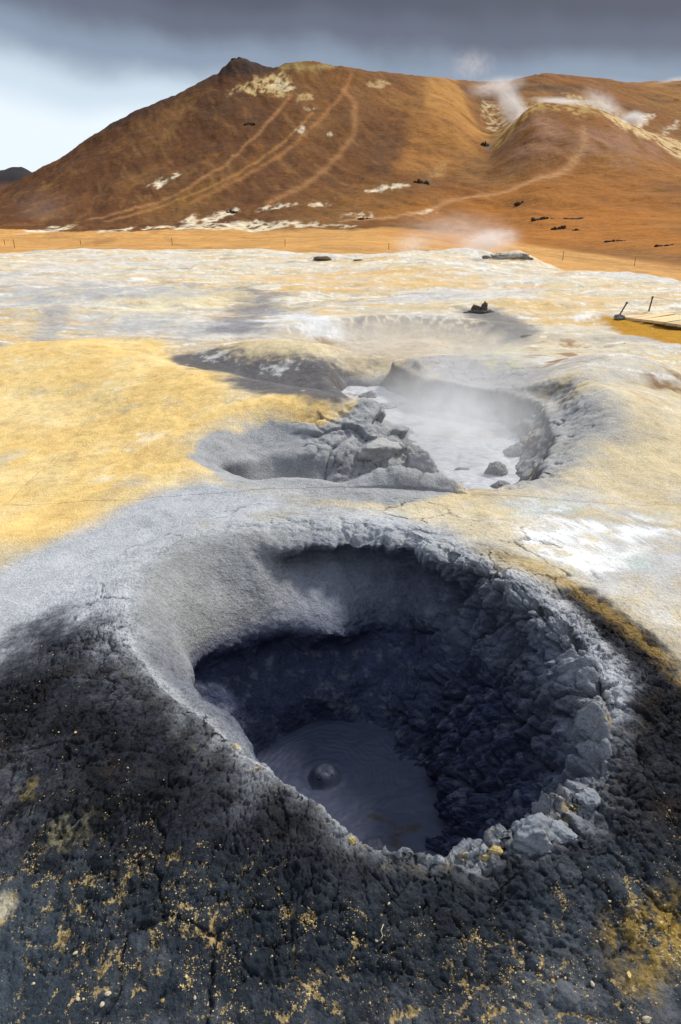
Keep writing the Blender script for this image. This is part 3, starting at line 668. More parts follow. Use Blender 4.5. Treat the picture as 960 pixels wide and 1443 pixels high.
# ------------------------------------------------------------------ the far sheet, out to the horizon
def far_sheet():
    h1 = np.linspace(math.radians(46), math.radians(134), 640); h2 = np.linspace(math.radians(134), math.radians(46 + 360), 150)[1:-1]
    th = np.r_[h1, h2]; nth = len(th); ro = r_out(th) - .035
    g = np.r_[np.linspace(0, math.log(70 / 1.5), 380), math.log(70 / 1.5) + np.linspace(0, math.log(9000 / 70), 26)[1:]]
    r = ro[None, :] * np.exp(g)[:, None]
    x = C1[0] + r * np.cos(th); y = C1[1] + r * np.sin(th); z = G(x, y)
    V = np.stack([x, y, z], -1); P = V.reshape(-1, 3); X, Y, Zv = P.T
    dk = 0
    d = np.hypot(X, Y)
    Zv = Zv + relief(X, Y, Zv * 0 + .1, dk) + fbm2(X * .9, Y * 1.2 + 4, 5, .6) * .05 * sstep(7, 14, d) * sstep(120, 60, d)
    rowi = np.repeat(np.arange(len(g)), nth)
    Zv = Zv - .012 * (rowi < 2)
    e = np.minimum(np.minimum(X - PX0, PX1 - X), np.minimum(Y - PY0, PY1 - Y))
    c, fl, gr, _ = paint(X, Y, Zv)
    s = edge_s(X, Y); m = sstep(.5, 5, s) * (d > 18)
    c = mixc(c, np.array((.52, .275, .085)), m)
    Zv = np.where(e > .10, Zv - np.minimum(1.2, (e - .10) * 6), Zv)
    V = np.stack([X, Y, Zv], -1)
    # join with the near sheet as the one ground
    Vn, an = near; nn, mm = Vn.shape[:2]
    q1 = grid_quads(nn, mm, True); q2 = grid_quads(len(g), nth, True) + nn * mm
    o = mesh_np('ground', np.concatenate([Vn.reshape(-1, 3), V]), np.concatenate([q1, q2]),
            dict(col=np.concatenate([an['col'], c]), fleck=np.concatenate([an['fleck'], fl]), grit=np.concatenate([an['grit'], gr])), MAT_G)
    tag(o, kind='structure')
far_sheet()

# ------------------------------------------------------------------ the hill
def azd(l):
    l = np.array(l, float); dx, dy, dz = ray(l[:, 0], l[:, 1]); h = np.hypot(dx, dy)
    az = np.arctan2(dx, dy); return az, l[:, 2], CAM_H + dz / h * l[:, 2]
LINES = [
    [(-260, 328, 190), (0, 328, 190), (300, 326, 190), (480, 323, 182), (600, 327, 165), (700, 339, 145), (800, 352, 120), (960, 374, 95), (1230, 388, 88)],
    [(-260, 316, 310), (0, 300, 310), (100, 272, 320), (200, 246, 320), (320, 216, 325), (400, 211, 330), (480, 211, 325), (560, 228, 300), (620, 250, 280), (690, 268, 245), (720, 264, 240), (750, 256, 235), (820, 262, 225), (880, 268, 215), (960, 275, 205), (1230, 290, 195)],
    [(-260, 300, 370), (0, 285, 370), (100, 242, 375), (200, 196, 380), (320, 150, 385), (400, 145, 390), (480, 145, 390), (560, 155, 385), (600, 162, 375), (640, 172, 362), (665, 195, 345), (690, 217, 320), (715, 190, 322), (735, 166, 326), (752, 152, 330), (800, 151, 325), (840, 159, 322), (880, 177, 315), (920, 196, 312), (960, 218, 310), (1230, 255, 300)],
    [(-260, 294, 400), (0, 279, 405), (100, 230, 405), (200, 175, 410), (320, 120, 415), (400, 121, 420), (480, 121, 425), (560, 130, 425), (620, 137, 425), (640, 142, 430), (660, 157, 430), (680, 176, 425), (700, 186, 410), (720, 174, 395), (750, 160, 382), (800, 160, 390), (850, 170, 400), (900, 186, 405), (960, 200, 400), (1230, 230, 390)],
    [(-260, 290, 430), (0, 270, 435), (48, 243, 438), (100, 215, 440), (150, 181, 442), (200, 153, 444), (250, 132, 446), (280, 116, 448), (300, 107, 449), (308, 105, 450), (313, 96, 450), (320, 94, 450), (324, 86, 450), (335, 84, 450), (347, 85, 450), (353, 89, 450), (369, 95, 450), (386, 99, 450), (400, 94, 452), (440, 92, 455), (480, 95, 460), (520, 100, 470), (560, 108, 485), (600, 115, 510), (640, 119, 550), (680, 121, 600), (720, 120, 610), (745, 115, 610), (765, 111, 610), (790, 114, 610), (820, 117, 610), (870, 121, 610), (930, 121, 610), (1000, 116, 610), (1230, 125, 600)],
]
HAZ = np.radians(np.linspace(-37, 37, 820))
def build_hill_table():
    D, Zs = [], []
    for l in LINES:
        a, d, z = azd(l); D.append(np.interp(HAZ, a, d)); Zs.append(np.interp(HAZ, a, z))
    def sm(v, s=5):
        k = np.arange(-30, 31); g = np.exp(-.5 * (k / s) ** 2); g /= g.sum(); return np.convolve(np.pad(v, 30, mode='edge'), g, 'valid')
    D = [sm(v, 4) for v in D]; Zs = [sm(v, 4 if i < 4 else 1.0) for i, v in enumerate(Zs)]
    D = [np.full_like(HAZ, 34.)] + D + [D[-1] + 130]; Zs = [Zs[0] - .25] + Zs + [Zs[-1] - 32]
    return np.array(D), np.array(Zs)
HD, HZ = build_hill_table()
hrow = np.r_[np.linspace(34, 90, 30), np.linspace(90, 640, 330)[1:], np.linspace(640, 740, 12)[1:]]
def hill_grid():
    nR = len(hrow); Z = np.zeros((nR, len(HAZ)))
    for j in range(len(HAZ)):
        d, z = HD[:, j], HZ[:, j]
        # monotone cubic through the stations
        h = np.diff(d); dl = np.diff(z) / h; m = np.zeros(len(d)); m[0] = dl[0]; m[-1] = dl[-1]
        for i in range(1, len(d) - 1):
            m[i] = 0 if dl[i - 1] * dl[i] <= 0 else 3 * (h[i - 1] + h[i]) / ((2 * h[i] + h[i - 1]) / dl[i - 1] + (h[i] + 2 * h[i - 1]) / dl[i])
        i = np.clip(np.searchsorted(d, hrow) - 1, 0, len(d) - 2); t = np.clip((hrow - d[i]) / h[i], 0, 1)
        Z[:, j] = (2 * t ** 3 - 3 * t ** 2 + 1) * z[i] + (t ** 3 - 2 * t ** 2 + t) * h[i] * m[i] + (-2 * t ** 3 + 3 * t ** 2) * z[i + 1] + (t ** 3 - t ** 2) * h[i] * m[i + 1]
    return Z
HG = hill_grid()
def H(x, y):
    x = np.asarray(x, float); y = np.asarray(y, float); az = np.arctan2(x, y); d = np.hypot(x, y)
    fi = np.clip(np.interp(d, hrow, np.arange(len(hrow))), 0, len(hrow) - 1.001); fj = np.clip((az - HAZ[0]) / (HAZ[1] - HAZ[0]), 0, len(HAZ) - 1.001)
    i = fi.astype(int); j = fj.astype(int); u = fi - i; v = fj - j
    z = (HG[i, j] * (1 - u) + HG[i + 1, j] * u) * (1 - v) + (HG[i, j + 1] * (1 - u) + HG[i + 1, j + 1] * u) * v
    k = sstep(90, 220, d)
    rough = fbm2(x * .022, y * .011 + 5, 5, .55) * 2.2 * k
    rid = (1 - np.abs(fbm2(x * .055 + .02 * y, y * .014, 5, .6)) * 2.2) * .65 * k
    return z + rough + rid + fbm2(x * .05, y * .05, 3) * .12
def on_hill(a, b): return march(a, b, H, 70, 760)
def hp(*pts):      # hill points in plan, depth squeezed by three (slopes are seen end-on)
    q = np.array([on_hill(a, b)[:2] for a, b in pts]); q[:, 1] /= 3; return q
def hill():
    d, A = np.meshgrid(hrow, HAZ, indexing='ij'); x = d * np.sin(A); y = d * np.cos(A); z = H(x, y)
    X, Y, Zv = x.ravel(), y.ravel(), z.ravel(); U, W = X, Y / 3
    n1 = fbm2(X * .03, Y * .012, 5, .6); n2 = fbm2(X * .1 + 9, Y * .04, 4, .6); n3 = fbm2(X * .35, Y * .14, 3, .6)
    nd = fbm2(X * .012 + 4, Y * .006, 4)
    BROWN = np.array((.112, .044, .014)); RUST = np.array((.235, .090, .014)); DUN = np.array((.26, .135, .042)); DARK = np.array((.085, .042, .02)); SALT = np.array((.70, .60, .42)); YEL = np.array((.50, .33, .105)); PLAIN = np.array((.52, .275, .085)); PINK = np.array((.27, .135, .085))
    c = np.tile(BROWN, (X.size, 1)).astype(np.float32)
    az = np.arctan2(X, Y); k = sstep(-.10, .25, az + .12 * nd)
    c = mixc(c, RUST, k * .85)
    c = mixc(c, DUN, sstep(0, .55, n1) * .4); c = mixc(c, np.array((.38, .19, .045)), sstep(.0, .5, nd) * k * .45)
    c = mixc(c, DARK, sstep(.05, .55, -n1 + .4 * n2) * .5)
    c = mixc(c, RUST * 1.1, sstep(.1, .5, n2) * .4)
    c = mixc(c, DARK * .8, sstep(.30, .6, n3 + .4 * n2) * .5)
    def lay(pts, col, kk=1, soft=1.5, warp=2., ws=.12, seed=0, noise=None):
        nonlocal c
        m = region(U, W, hp(*pts), soft, warp, ws, seed) * kk
        if col[1] > .3: m = m * sstep(-.45, .15, n3 + .5 * n2)
        if noise is not None: m = m * noise
        c = mixc(c, col, m)
    # plain at the foot
    s = np.interp(az, HAZ, HD[1]); c = mixc(c, PLAIN, sstep(8, -14, np.hypot(X, Y) - s + 14 * n1))
    c = mixc(c, PLAIN * np.array((.8, .75, .7)), sstep(10, -10, np.hypot(X, Y) - s) * sstep(.1, .5, n2) * .5)
    lay([(560, 330), (700, 300), (960, 300), (960, 340), (800, 345), (640, 345)], np.array((.44, .165, .022)), .7, 6, 6, .05, 3)
    lay([(520, 300), (640, 270), (760, 255), (960, 240), (960, 330), (760, 330)], np.array((.32, .115, .014)), .75, 8, 6, .05, 4)
    lay([(600, 100), (650, 130), (690, 190), (660, 215), (620, 190), (600, 150)], np.array((.42, .20, .045)), .85, 3, 3, .1, 5)
    lay([(580, 160), (640, 150), (672, 200), (640, 245), (560, 240)], np.array((.34, .145, .03)), .7, 4, 3, .1, 15)
    lay([(700, 215), (730, 180), (760, 160), (810, 180), (810, 225), (720, 240)], np.array((.29, .15, .085)), .7, 4, 3, .1, 6, sstep(-.6, .2, n2))
    lay([(830, 180), (880, 185), (940, 215), (900, 232), (825, 225)], np.array((.30, .155, .09)), .7, 4, 3, .1, 7, sstep(-.6, .2, n2))
    lay([(690, 200), (720, 165), (750, 140), (800, 143), (850, 155), (870, 166), (800, 162), (755, 158), (725, 185), (700, 212)], YEL, .75, 2.5, 3.5, .12, 8, sstep(-.4, .2, n3 + .4 * n2))
    lay([(680, 140), (720, 140), (735, 160), (705, 185), (685, 175)], np.array((.55, .45, .25)), .8, 2, 3, .15, 9, sstep(-.2, .25, n3))
    lay([(850, 160), (905, 180), (985, 205), (985, 230), (930, 205), (880, 185)], np.array((.62, .45, .22)), .9, 2, 3, .15, 10)
    lay([(790, 128), (850, 140), (880, 165), (850, 160), (800, 145)], np.array((.55, .42, .2)), .75, 2, 3, .15, 11, sstep(-.2, .2, n3))
    lay([(880, 172), (905, 160), (925, 160), (905, 178)], SALT, .9, 1, 1.5, .2, 12); lay([(930, 182), (955, 170), (958, 176), (935, 190)], SALT * .85, .8, 1, 1.5, .2, 13)
    # sulphur field under the summit and pale scars
    lay([(318, 128), (350, 112), (390, 103), (410, 112), (420, 124), (405, 133), (370, 136), (345, 130)], np.array((.52, .37, .16)), .95, 1.2, 2.5, .15, 20, sstep(-.35, .1, n3))
    lay([(370, 118), (395, 112), (420, 122), (410, 130), (385, 126)], np.array((.62, .52, .30)), .9, 1, 1.5, .2, 21)
    lay([(395, 95), (430, 91), (470, 94), (440, 100), (400, 100)], np.array((.40, .30, .10)), .7, 2, 2, .15, 22)
    lay([(515, 118), (540, 113), (550, 118), (530, 126)], np.array((.48, .34, .15)), .8, 1, 1.5, .2, 23); lay([(418, 133), (440, 131), (440, 140), (420, 143)], np.array((.45, .31, .13)), .8, 1, 1.5, .2, 24)
    for i, p in enumerate(([(205, 262), (225, 252), (238, 255), (225, 264)], [(238, 252), (248, 244), (256, 245), (246, 252)], [(430, 154), (442, 151), (446, 154), (434, 157)], [(415, 182), (425, 174), (432, 182), (425, 187)], [(459, 188), (468, 186), (470, 191), (461, 191)],
                           [(255, 312), (270, 304), (285, 308), (275, 315)], [(285, 308), (320, 294), (335, 296), (310, 310), (285, 316)], [(200, 322), (280, 316), (360, 311), (430, 314), (470, 318), (400, 320), (300, 324)], [(360, 296), (390, 288), (415, 287), (380, 296)], [(25, 329), (70, 319), (110, 317), (90, 324), (40, 330)], [(138, 325), (185, 321), (182, 326), (140, 328)], [(515, 268), (560, 259), (578, 262), (560, 268), (530, 272)], [(480, 302), (520, 300), (525, 306), (490, 306)], [(440, 288), (470, 282), (465, 287), (445, 290)], [(590, 300), (610, 294), (612, 297), (595, 301)], [(500, 318), (470, 316), (480, 320)])):
        lay(p, SALT if i not in (2, 4) else SALT * .9, .95, .7, 1.6, .25, 30 + i)
    lay([(600, 258), (620, 225), (630, 228), (625, 248)], DUN * 1.5, .8, 1, 1.5, .2, 50); lay([(590, 262), (612, 240), (618, 258), (600, 268)], np.array((.16, .10, .05)), .8, 1, 2, .25, 51, sstep(-.1, .2, n3))
    lay([(690, 214), (684, 206), (688, 198), (692, 204)], np.array((.13, .10, .08)), .9, .8, 1, .3, 52)
    lay([(180, 292), (260, 270), (340, 250), (330, 275), (250, 298)], np.array((.20, .10, .02)), .6, 4, 4, .1, 53, sstep(-.2, .3, n3))
    # tracks worn into the slope
    for pts, wd, col in (([(130, 308), (200, 292), (270, 262), (320, 232), (345, 205), (385, 165), (410, 135)], 1.3, np.array((.42, .20, .075))), ([(150, 312), (230, 290), (320, 252), (400, 200), (440, 160)], 1.0, np.array((.40, .20, .06))), ([(270, 285), (330, 255), (400, 215), (450, 170), (478, 140), (495, 105)], 1.5, np.array((.38, .17, .055))), ([(380, 285), (430, 260), (480, 215), (500, 185), (500, 145), (485, 128)], 2.0, np.array((.40, .19, .07))),
                             ([(580, 302), (640, 282), (720, 268), (780, 248), (805, 232), (823, 205), (822, 180)], 1.5, np.array((.50, .27, .12))), ([(540, 235), (538, 205), (552, 170)], .5, DARK), ([(480, 312), (560, 305), (600, 300)], 1.0, np.array((.5, .3, .13)))):
        q = hp(*pts); d = seg_dist(U, W, q) + .35 * n3 + .25 * n2; c = mixc(c, col, np.exp(-(d / (wd * .75)) ** 2) * .55)
    lay([(296, 108), (312, 84), (330, 76), (350, 80), (390, 98), (370, 104), (330, 108)], np.array((.04, .024, .018)), .95, 1.5, 1.5, .2, 70)
    q1 = fbm2(X * .16 + Y * .05, Y * .02 - X * .006, 5, .65); c = mixc(c, DARK, sstep(.12, .5, q1) * .28); c = mixc(c, DUN * 1.15, sstep(.12, .5, -q1) * .3)
    # dark scree below the skyline crags
    zs = np.interp(az, HAZ, HZ[5]); ds = np.interp(az, HAZ, HD[5])
    c = mixc(c, np.array((.05, .026, .018)), sstep(26, 0, np.abs(np.hypot(X, Y) - ds + 6)) * sstep(-.05, -.16, az) * sstep(-.33, -.28, az) * .85 * sstep(-.3, .2, n2 + .3))
    lay([(640, 122), (700, 124), (760, 118), (820, 122), (800, 132), (740, 128), (660, 130)], DARK, .7, 3, 3, .1, 54)
    V = np.stack([X, Y, Zv], -1)
    m = M('hill earth'); col = m.attr('col', True)
    a = m.noise(.55, 5, .65); b = m.noise(.09, 5, .6); e = m.noise(1.6, 3, .6)
    f = m.math('ADD', m.math('MULTIPLY_ADD', m.math('SUBTRACT', a, .5), .95, 1.0), m.math('MULTIPLY', m.math('SUBTRACT', b, .5), .7))
    f = m.math('ADD', f, m.math('MULTIPLY', m.math('SUBTRACT', e, .5), .7))
    cc = m.scale(col, f)
    nrm = m.bump(b, .5, 3.0); nrm = m.bump(a, .45, .7, nrm); nrm = m.bump(e, .3, .25, nrm)
    o = mesh_np('hill', V, grid_quads(*d_shape(x)), dict(col=c), m.bsdf(cc, .95, nrm, .1)); tag(o, kind='structure')
def d_shape(x): return x.shape
hill()

def far_hill():
    n, mth = 26, 90
    a = np.radians(np.linspace(-36, -20, mth)); az0, d0, z0 = azd([(-240, 258, 900), (-60, 250, 900), (-10, 243, 900), (8, 239, 900), (20, 236, 900), (32, 237, 900), (48, 246, 900), (80, 262, 900), (120, 285, 900)])
    crest = np.interp(a, az0, z0); f = np.linspace(0, 1, n)[:, None]
    d = 700 + 260 * f; prof = np.sin(np.clip(f * 1.3, 0, 1.6) * np.pi / 2)
    x = d * np.sin(a); y = d * np.cos(a); z = (crest + 3.) * prof - 3. + fbm2(x * .03, y * .03, 4) * 3.0 * prof
    m = M('far hill rock'); nn = m.noise(.02, 5, .6); sx = m.n('ShaderNodeSeparateXYZ'); m.l(m.pos(), sx.inputs[0]); up = m.rng(m.math('MULTIPLY_ADD', nn, 16., sx.outputs[2]), 40., 46.)
    o = mesh_np('far_hill', np.stack([x, y, z], -1), grid_quads(n, mth), None, m.bsdf(m.mix(up, (.12, .045, .025), (.022, .018, .02)), .95))
    tag(o, kind='structure')
far_hill()

# ------------------------------------------------------------------ mud pools
def pool_material(name, dark, light, rough, streak):
    m = M(name); a = m.noise(7, 5, .6, m.mapv(1, 2.2, 1), 1.5); b = m.noise(38, 4, .6); c = m.attr('foam')
    col = m.mix(m.rng(a, .35, .7), dark, light)
    col = m.mix(m.math('MULTIPLY', c, m.rng(b, .30, .55)), col, streak)
    return m.bsdf(col, rough, m.bump(b, .12, .006, m.bump(a, .25, .02)), .25)
def pool_front():
    n, mth = 210, 420; r = np.linspace(.003, .98, n)[:, None]; t = np.linspace(0, 2 * np.pi, mth, endpoint=False)[None, :]
    c = at_z(458, 1092, -.75)
    x = c[0] + r * np.cos(t); y = c[1] + .0 + r * np.sin(t)
    X, Y = x.ravel(), y.ravel(); rr = np.hypot(X - c[0], (Y - c[1]))
    wob = .055 * fbm2(X * 5, Y * 5, 3)
    rip = np.sin((rr + wob) * 2 * np.pi / .034) * .0010 * sstep(.07, .12, rr) * sstep(.55, .3, rr) * (.3 + .7 * sstep(-.2, .3, fbm2(X * 6, Y * 6 + 4, 3)))
    z = -.75 + rip + .004 * fbm2(X * 6, Y * 6, 4) + .003 * np.exp(-((rr - .095) / .02) ** 2)
    q = px((520, 1150), (548, 1158), (560, 1168), (590, 1165), (552, 1180), (565, 1195), (530, 1183), z=-.75)
    foam = np.exp(-((seg_dist(X, Y, q) + .012 * fbm2(X * 20, Y * 20, 3)) / .016) ** 2)
    q = px((420, 1052), (470, 1040), (530, 1055), z=-.75); foam = np.maximum(foam, .5 * np.exp(-(np.abs(seg_dist(X, Y, q)) / .004) ** 2))
    o = mesh_np('mud_pool', np.stack([X, Y, z], -1), grid_quads(n, mth, True), dict(foam=foam), pool_material('dark mud', (.034, .041, .075), (.052, .060, .098), .5, (.034, .026, .022)))
    tag(o, 'dark grey mud pool at the bottom of the near pit', kind='structure')
    return c
BUB = pool_front()
def pool_back():
    n = 300; xs = np.linspace(-1.0, 2.1, 330); ys = np.linspace(4.4, 9.4, n); x, y = np.meshgrid(xs, ys); X, Y = x.ravel(), y.ravel()
    f1, f2, _ = worley2(X * 3 + .2 * pn2(X * 4, Y * 4), Y * 2.2); e = f2 - f1
    z = -.295 + .012 * fbm2(X * 3, Y * 2, 4) + .010 * sstep(.0, .3, e)
    foam = sstep(.0, .45, fbm2(X * 1.6 + 3, Y * 2.6, 4)) * sstep(6.2, 7.0, Y) 
    o = mesh_np('mud_pool', np.stack([X, Y, z], -1), grid_quads(n, 330), dict(foam=foam), pool_material('pale mud', (.36, .365, .385), (.62, .625, .64), .45, (.24, .20, .17)))
    tag(o, 'pale grey mud pool steaming in the second pit', kind='structure')
pool_back()

def lathe(prof, seg=40, jit=0.):
    t = np.linspace(0, 2 * np.pi, seg, endpoint=False); p = np.array(prof)
    V = np.stack([p[:, :1] * np.cos(t), p[:, :1] * np.sin(t), np.repeat(p[:, 1:], seg, 1)], -1)
    return V
def plain(name, col, rough=.9, scale=20, var=.5, bump=.01, spec=.2):
    m = M(name); a = m.noise(scale, 5, .6); b = m.noise(scale * 4, 3, .6)
    f = m.math('ADD', m.math('MULTIPLY_ADD', m.math('SUBTRACT', a, .5), 2 * var, 1.0), m.math('MULTIPLY', m.math('SUBTRACT', b, .5), var))
    return m.bsdf(m.scale(m.mix(0., col, col), f), rough, m.bump(b, .4, bump * .4, m.bump(a, .5, bump)), spec)
MAT_BUB = plain('bubble mud', (.038, .045, .075), .55, 12, .15, .002, .4)
MAT_HOLE = plain('vent mud', (.02, .02, .025), .6, 30, .2, .002)
def bubble(a, b, r, h, label, hole=None, ring=True):
    c = at_z(a, b, -.75); root = bpy.data.objects.new('mud_bubble', None); COL.objects.link(root); root.location = (c[0], c[1], -.752); root.empty_display_size = r
    tag(root, label, 'mud bubble', 'bubbles on the dark mud pool')
    prof = [(max(.0008, r * u), h * math.exp(-(u / .86) ** 4.5) - .001 - .004 * (u > 1.4)) for u in np.linspace(0, 1.55, 20)]
    V = lathe(prof, 40); P = V.reshape(-1, 3); P[:, 2] += .004 * fbm2(P[:, 0] * 30 + a, P[:, 1] * 30, 2)
    mesh_np('dome', P, grid_quads(len(prof), 40, True), None, MAT_BUB, parent=root)
    if hole:
        for (u, v, s) in hole:
            zz = h * math.exp(-(math.hypot(u, v) / r / .86) ** 4.5) - .001
            hp_ = lathe([(.0003, -.002), (s * .7, -.001), (s, .003), (s * 1.35, .0005), (s * 1.6, -.006)], 18).reshape(-1, 3)
            nrm = np.array([u / r / r, v / r / r, zz / h / h]); nrm /= np.linalg.norm(nrm)
            ax = np.cross([0, 0, 1], nrm); sn = np.linalg.norm(ax); R = np.eye(3)
            if sn > 1e-6:
                ax /= sn; K = np.array([[0, -ax[2], ax[1]], [ax[2], 0, -ax[0]], [-ax[1], ax[0], 0]]); R = np.eye(3) + sn * K + (1 - nrm[2]) * K @ K
            mesh_np('vent_hole', hp_ @ R.T + np.array([u, v, zz]), grid_quads(5, 18, True), None, MAT_HOLE, parent=root)
bubble(458, 1096, .080, .058, 'large round mud bubble with small holes in the dark pool', [(-.022, -.040, .010), (.012, -.01, .006), (.035, -.03, .004)])
bubble(446, 1064, .016, .010, 'tiny mud bubble just behind the large one in the dark pool')
bubble(528, 1190, .050, .012, 'flat mud blister near the front rim of the dark pool')

# ------------------------------------------------------------------ rocks
def ico(sub):
    t = (1 + 5 ** .5) / 2
    v = [(-1, t, 0), (1, t, 0), (-1, -t, 0), (1, -t, 0), (0, -1, t), (0, 1, t), (0, -1, -t), (0, 1, -t), (t, 0, -1), (t, 0, 1), (-t, 0, -1), (-t, 0, 1)]
    f = [(0, 11, 5), (0, 5, 1), (0, 1, 7), (0, 7, 10), (0, 10, 11), (1, 5, 9), (5, 11, 4), (11, 10, 2), (10, 7, 6), (7, 1, 8), (3, 9, 4), (3, 4, 2), (3, 2, 6), (3, 6, 8), (3, 8, 9), (4, 9, 5), (2, 4, 11), (6, 2, 10), (8, 6, 7), (9, 8, 1)]
    v = [np.array(p) / np.linalg.norm(p) for p in v]
    for _ in range(sub):
        mid = {}; nf = []
        def m(a, b):
            k = (min(a, b), max(a, b))
            if k not in mid: p = v[a] + v[b]; v.append(p / np.linalg.norm(p)); mid[k] = len(v) - 1
            return mid[k]
        for a, b, c in f: ab, bc, ca = m(a, b), m(b, c), m(c, a); nf += [(a, ab, ca), (b, bc, ab), (c, ca, bc), (ab, bc, ca)]
        f = nf
    return np.array(v), np.array(f)
ICO = {k: ico(k) for k in (0, 1, 2, 3, 4)}
def rock_verts(seed, size, sub=4, cuts=9, cut=(.55, .85), rough=.10, rot=0., freq=1.6):
    R = np.random.RandomState(seed); v, f = ICO[sub]; v = v.copy()
    for _ in range(cuts):
        n = R.normal(size=3); n /= np.linalg.norm(n); d = R.uniform(*cut); k = v @ n - d
        v = v - np.where(k > 0, k * .94, 0)[:, None] * n
    o = R.rand(3) * 40
    dn = fbm3(*(v * freq + o).T, 5, .58) * rough + fbm3(*(v * freq * 5 + o).T, 3, .6) * rough * .3
    v = v + ICO[sub][0] * dn[:, None]
    v = v * np.array(size); c, s = math.cos(rot), math.sin(rot)
    return np.stack([v[:, 0] * c - v[:, 1] * s, v[:, 0] * s + v[:, 1] * c, v[:, 2]], -1), f
MAT_ROCK = plain('grey mud rock', (.30, .30, .305), .9, 16, .3, .02)
MAT_WETROCK = plain('wet mud lump', (.20, .195, .20), .7, 16, .3, .015)
MAT_PALE = plain('crusted mud rock', (.35, .35, .34), .9, 16, .3, .02)
def boulder(a, b, size, label, group=None, name='mud_boulder', cat='boulder', seed=0, mat=None, rot=0., sink=.25, depth=None, zoff=0., **kw):
    p = at(a, b, 1.2, 60) if depth is None else np.array([*at_z(a, b, depth), depth])
    v, f = rock_verts(seed, size, rot=rot, **kw)
    o = mesh_np(name, v, f, None, mat or MAT_ROCK, loc=(p[0], p[1], p[2] + size[2] * (1 - 2 * sink) * .5 + zoff))
    tag(o, label, cat, group); return o
GB = 'fallen mud blocks of the second pit'
for i, (a, b, s, lab, mt, rot, dz) in enumerate((
    (518, 640, (.34, .24, .15), 'broad flat-topped grey block on the slumped bank', MAT_PALE, .1, -.02),
    (612, 686, (.19, .16, .12), 'rounded grey boulder at the waterside tip of the slumped bank', MAT_WETROCK, .3, -.30),
    (590, 655, (.22, .18, .17), 'squarish grey block overlooking the pale pool', MAT_ROCK, -.2, -.16),
    (490, 684, (.24, .15, .13), 'jagged low grey block half hidden by the front edge of the pit', MAT_ROCK, -.3, -.24))):
    boulder(a, b, s, lab, GB, seed=100 + i, mat=mt, rot=rot, sink=.62, depth=dz, cuts=14, cut=(.42, .72), rough=.22, freq=2.0)
GP = 'wet lumps standing in the pale pool'
for i, (a, b, s, lab) in enumerate((
    (697, 668, (.11, .10, .11), 'rounded wet mud lump standing tallest in the pale pool'), (706, 688, (.09, .08, .06), 'small wet lump in front of the tallest pool lump'),
    (652, 662, (.07, .06, .025), 'flat wet lump in the middle of the pale pool'), (605, 660, (.07, .06, .04), 'wet lump beside the collapsed wall in the pale pool'),
    (604, 698, (.06, .04, .02), 'tiny dark wet stone at the foot of the collapsed wall'), (728, 640, (.12, .12, .10), 'wet lump under the right wall of the pale pool'),
    (735, 690, (.12, .10, .07), 'low wet lump at the near right edge of the pale pool'), (545, 575, (.12, .10, .06), 'wet lump in the narrow far inlet of the pale pool'),
    (520, 560, (.14, .10, .09), 'wet clod heaped under the dark left cliff of the inlet'), (575, 552, (.10, .08, .05), 'low wet lump at the back corner of the inlet'))):
    boulder(a, b, s, lab, GP, name='mud_lump', cat='mud lump', seed=140 + i, mat=MAT_WETROCK, depth=-.30, sink=.5, cuts=5, rough=.25, freq=2.4)
GN = 'crusted clods on the rim of the near pit'
MAT_CLOD = plain('crusted clod', (.20, .215, .24), .92, 40, .45, .01)
MAT_SULPH = plain('sulphur clod', (.46, .35, .15), .85, 60, .5, .006)
def on_near(a, b):
    Vn = near[0][:130].reshape(-1, 3); dx, dy, dz = ray(a, b); u = np.array([dx, dy, dz]); u = u / np.linalg.norm(u); r = Vn - np.array([0, 0, CAM_H]); t = r @ u
    return Vn[np.argmin(np.linalg.norm(r - t[:, None] * u, axis=1))]
for i, (a, b, s, lab, mt) in enumerate((
    (752, 1176, (.085, .06, .055), 'largest pale grey clod on the front right rim of the dark pit', MAT_CLOD), (790, 1178, (.05, .045, .03), 'low grey clod just right of the largest rim clod', MAT_CLOD),
    (497, 1186, (.014, .012, .014), 'yellow sulphur nub on the front rim, left of centre', MAT_SULPH), (702, 1194, (.022, .012, .016), 'yellow crystal clump on the front rim beside the largest clod', MAT_SULPH),
    (680, 1200, (.03, .014, .010), 'flat yellowish clod on the front rim, left of the crystal clump', MAT_SULPH), (813, 1100, (.04, .04, .03), 'grey clod on the right rim of the dark pit', MAT_CLOD))):
    p = on_near(a, b); v, f = rock_verts(170 + i, s, cuts=8, rough=.27, freq=2.6)
    o = mesh_np('rim_clod', v, f, None, mt, loc=(p[0], p[1], p[2] + s[2] * .02)); tag(o, lab, 'clod', GN)

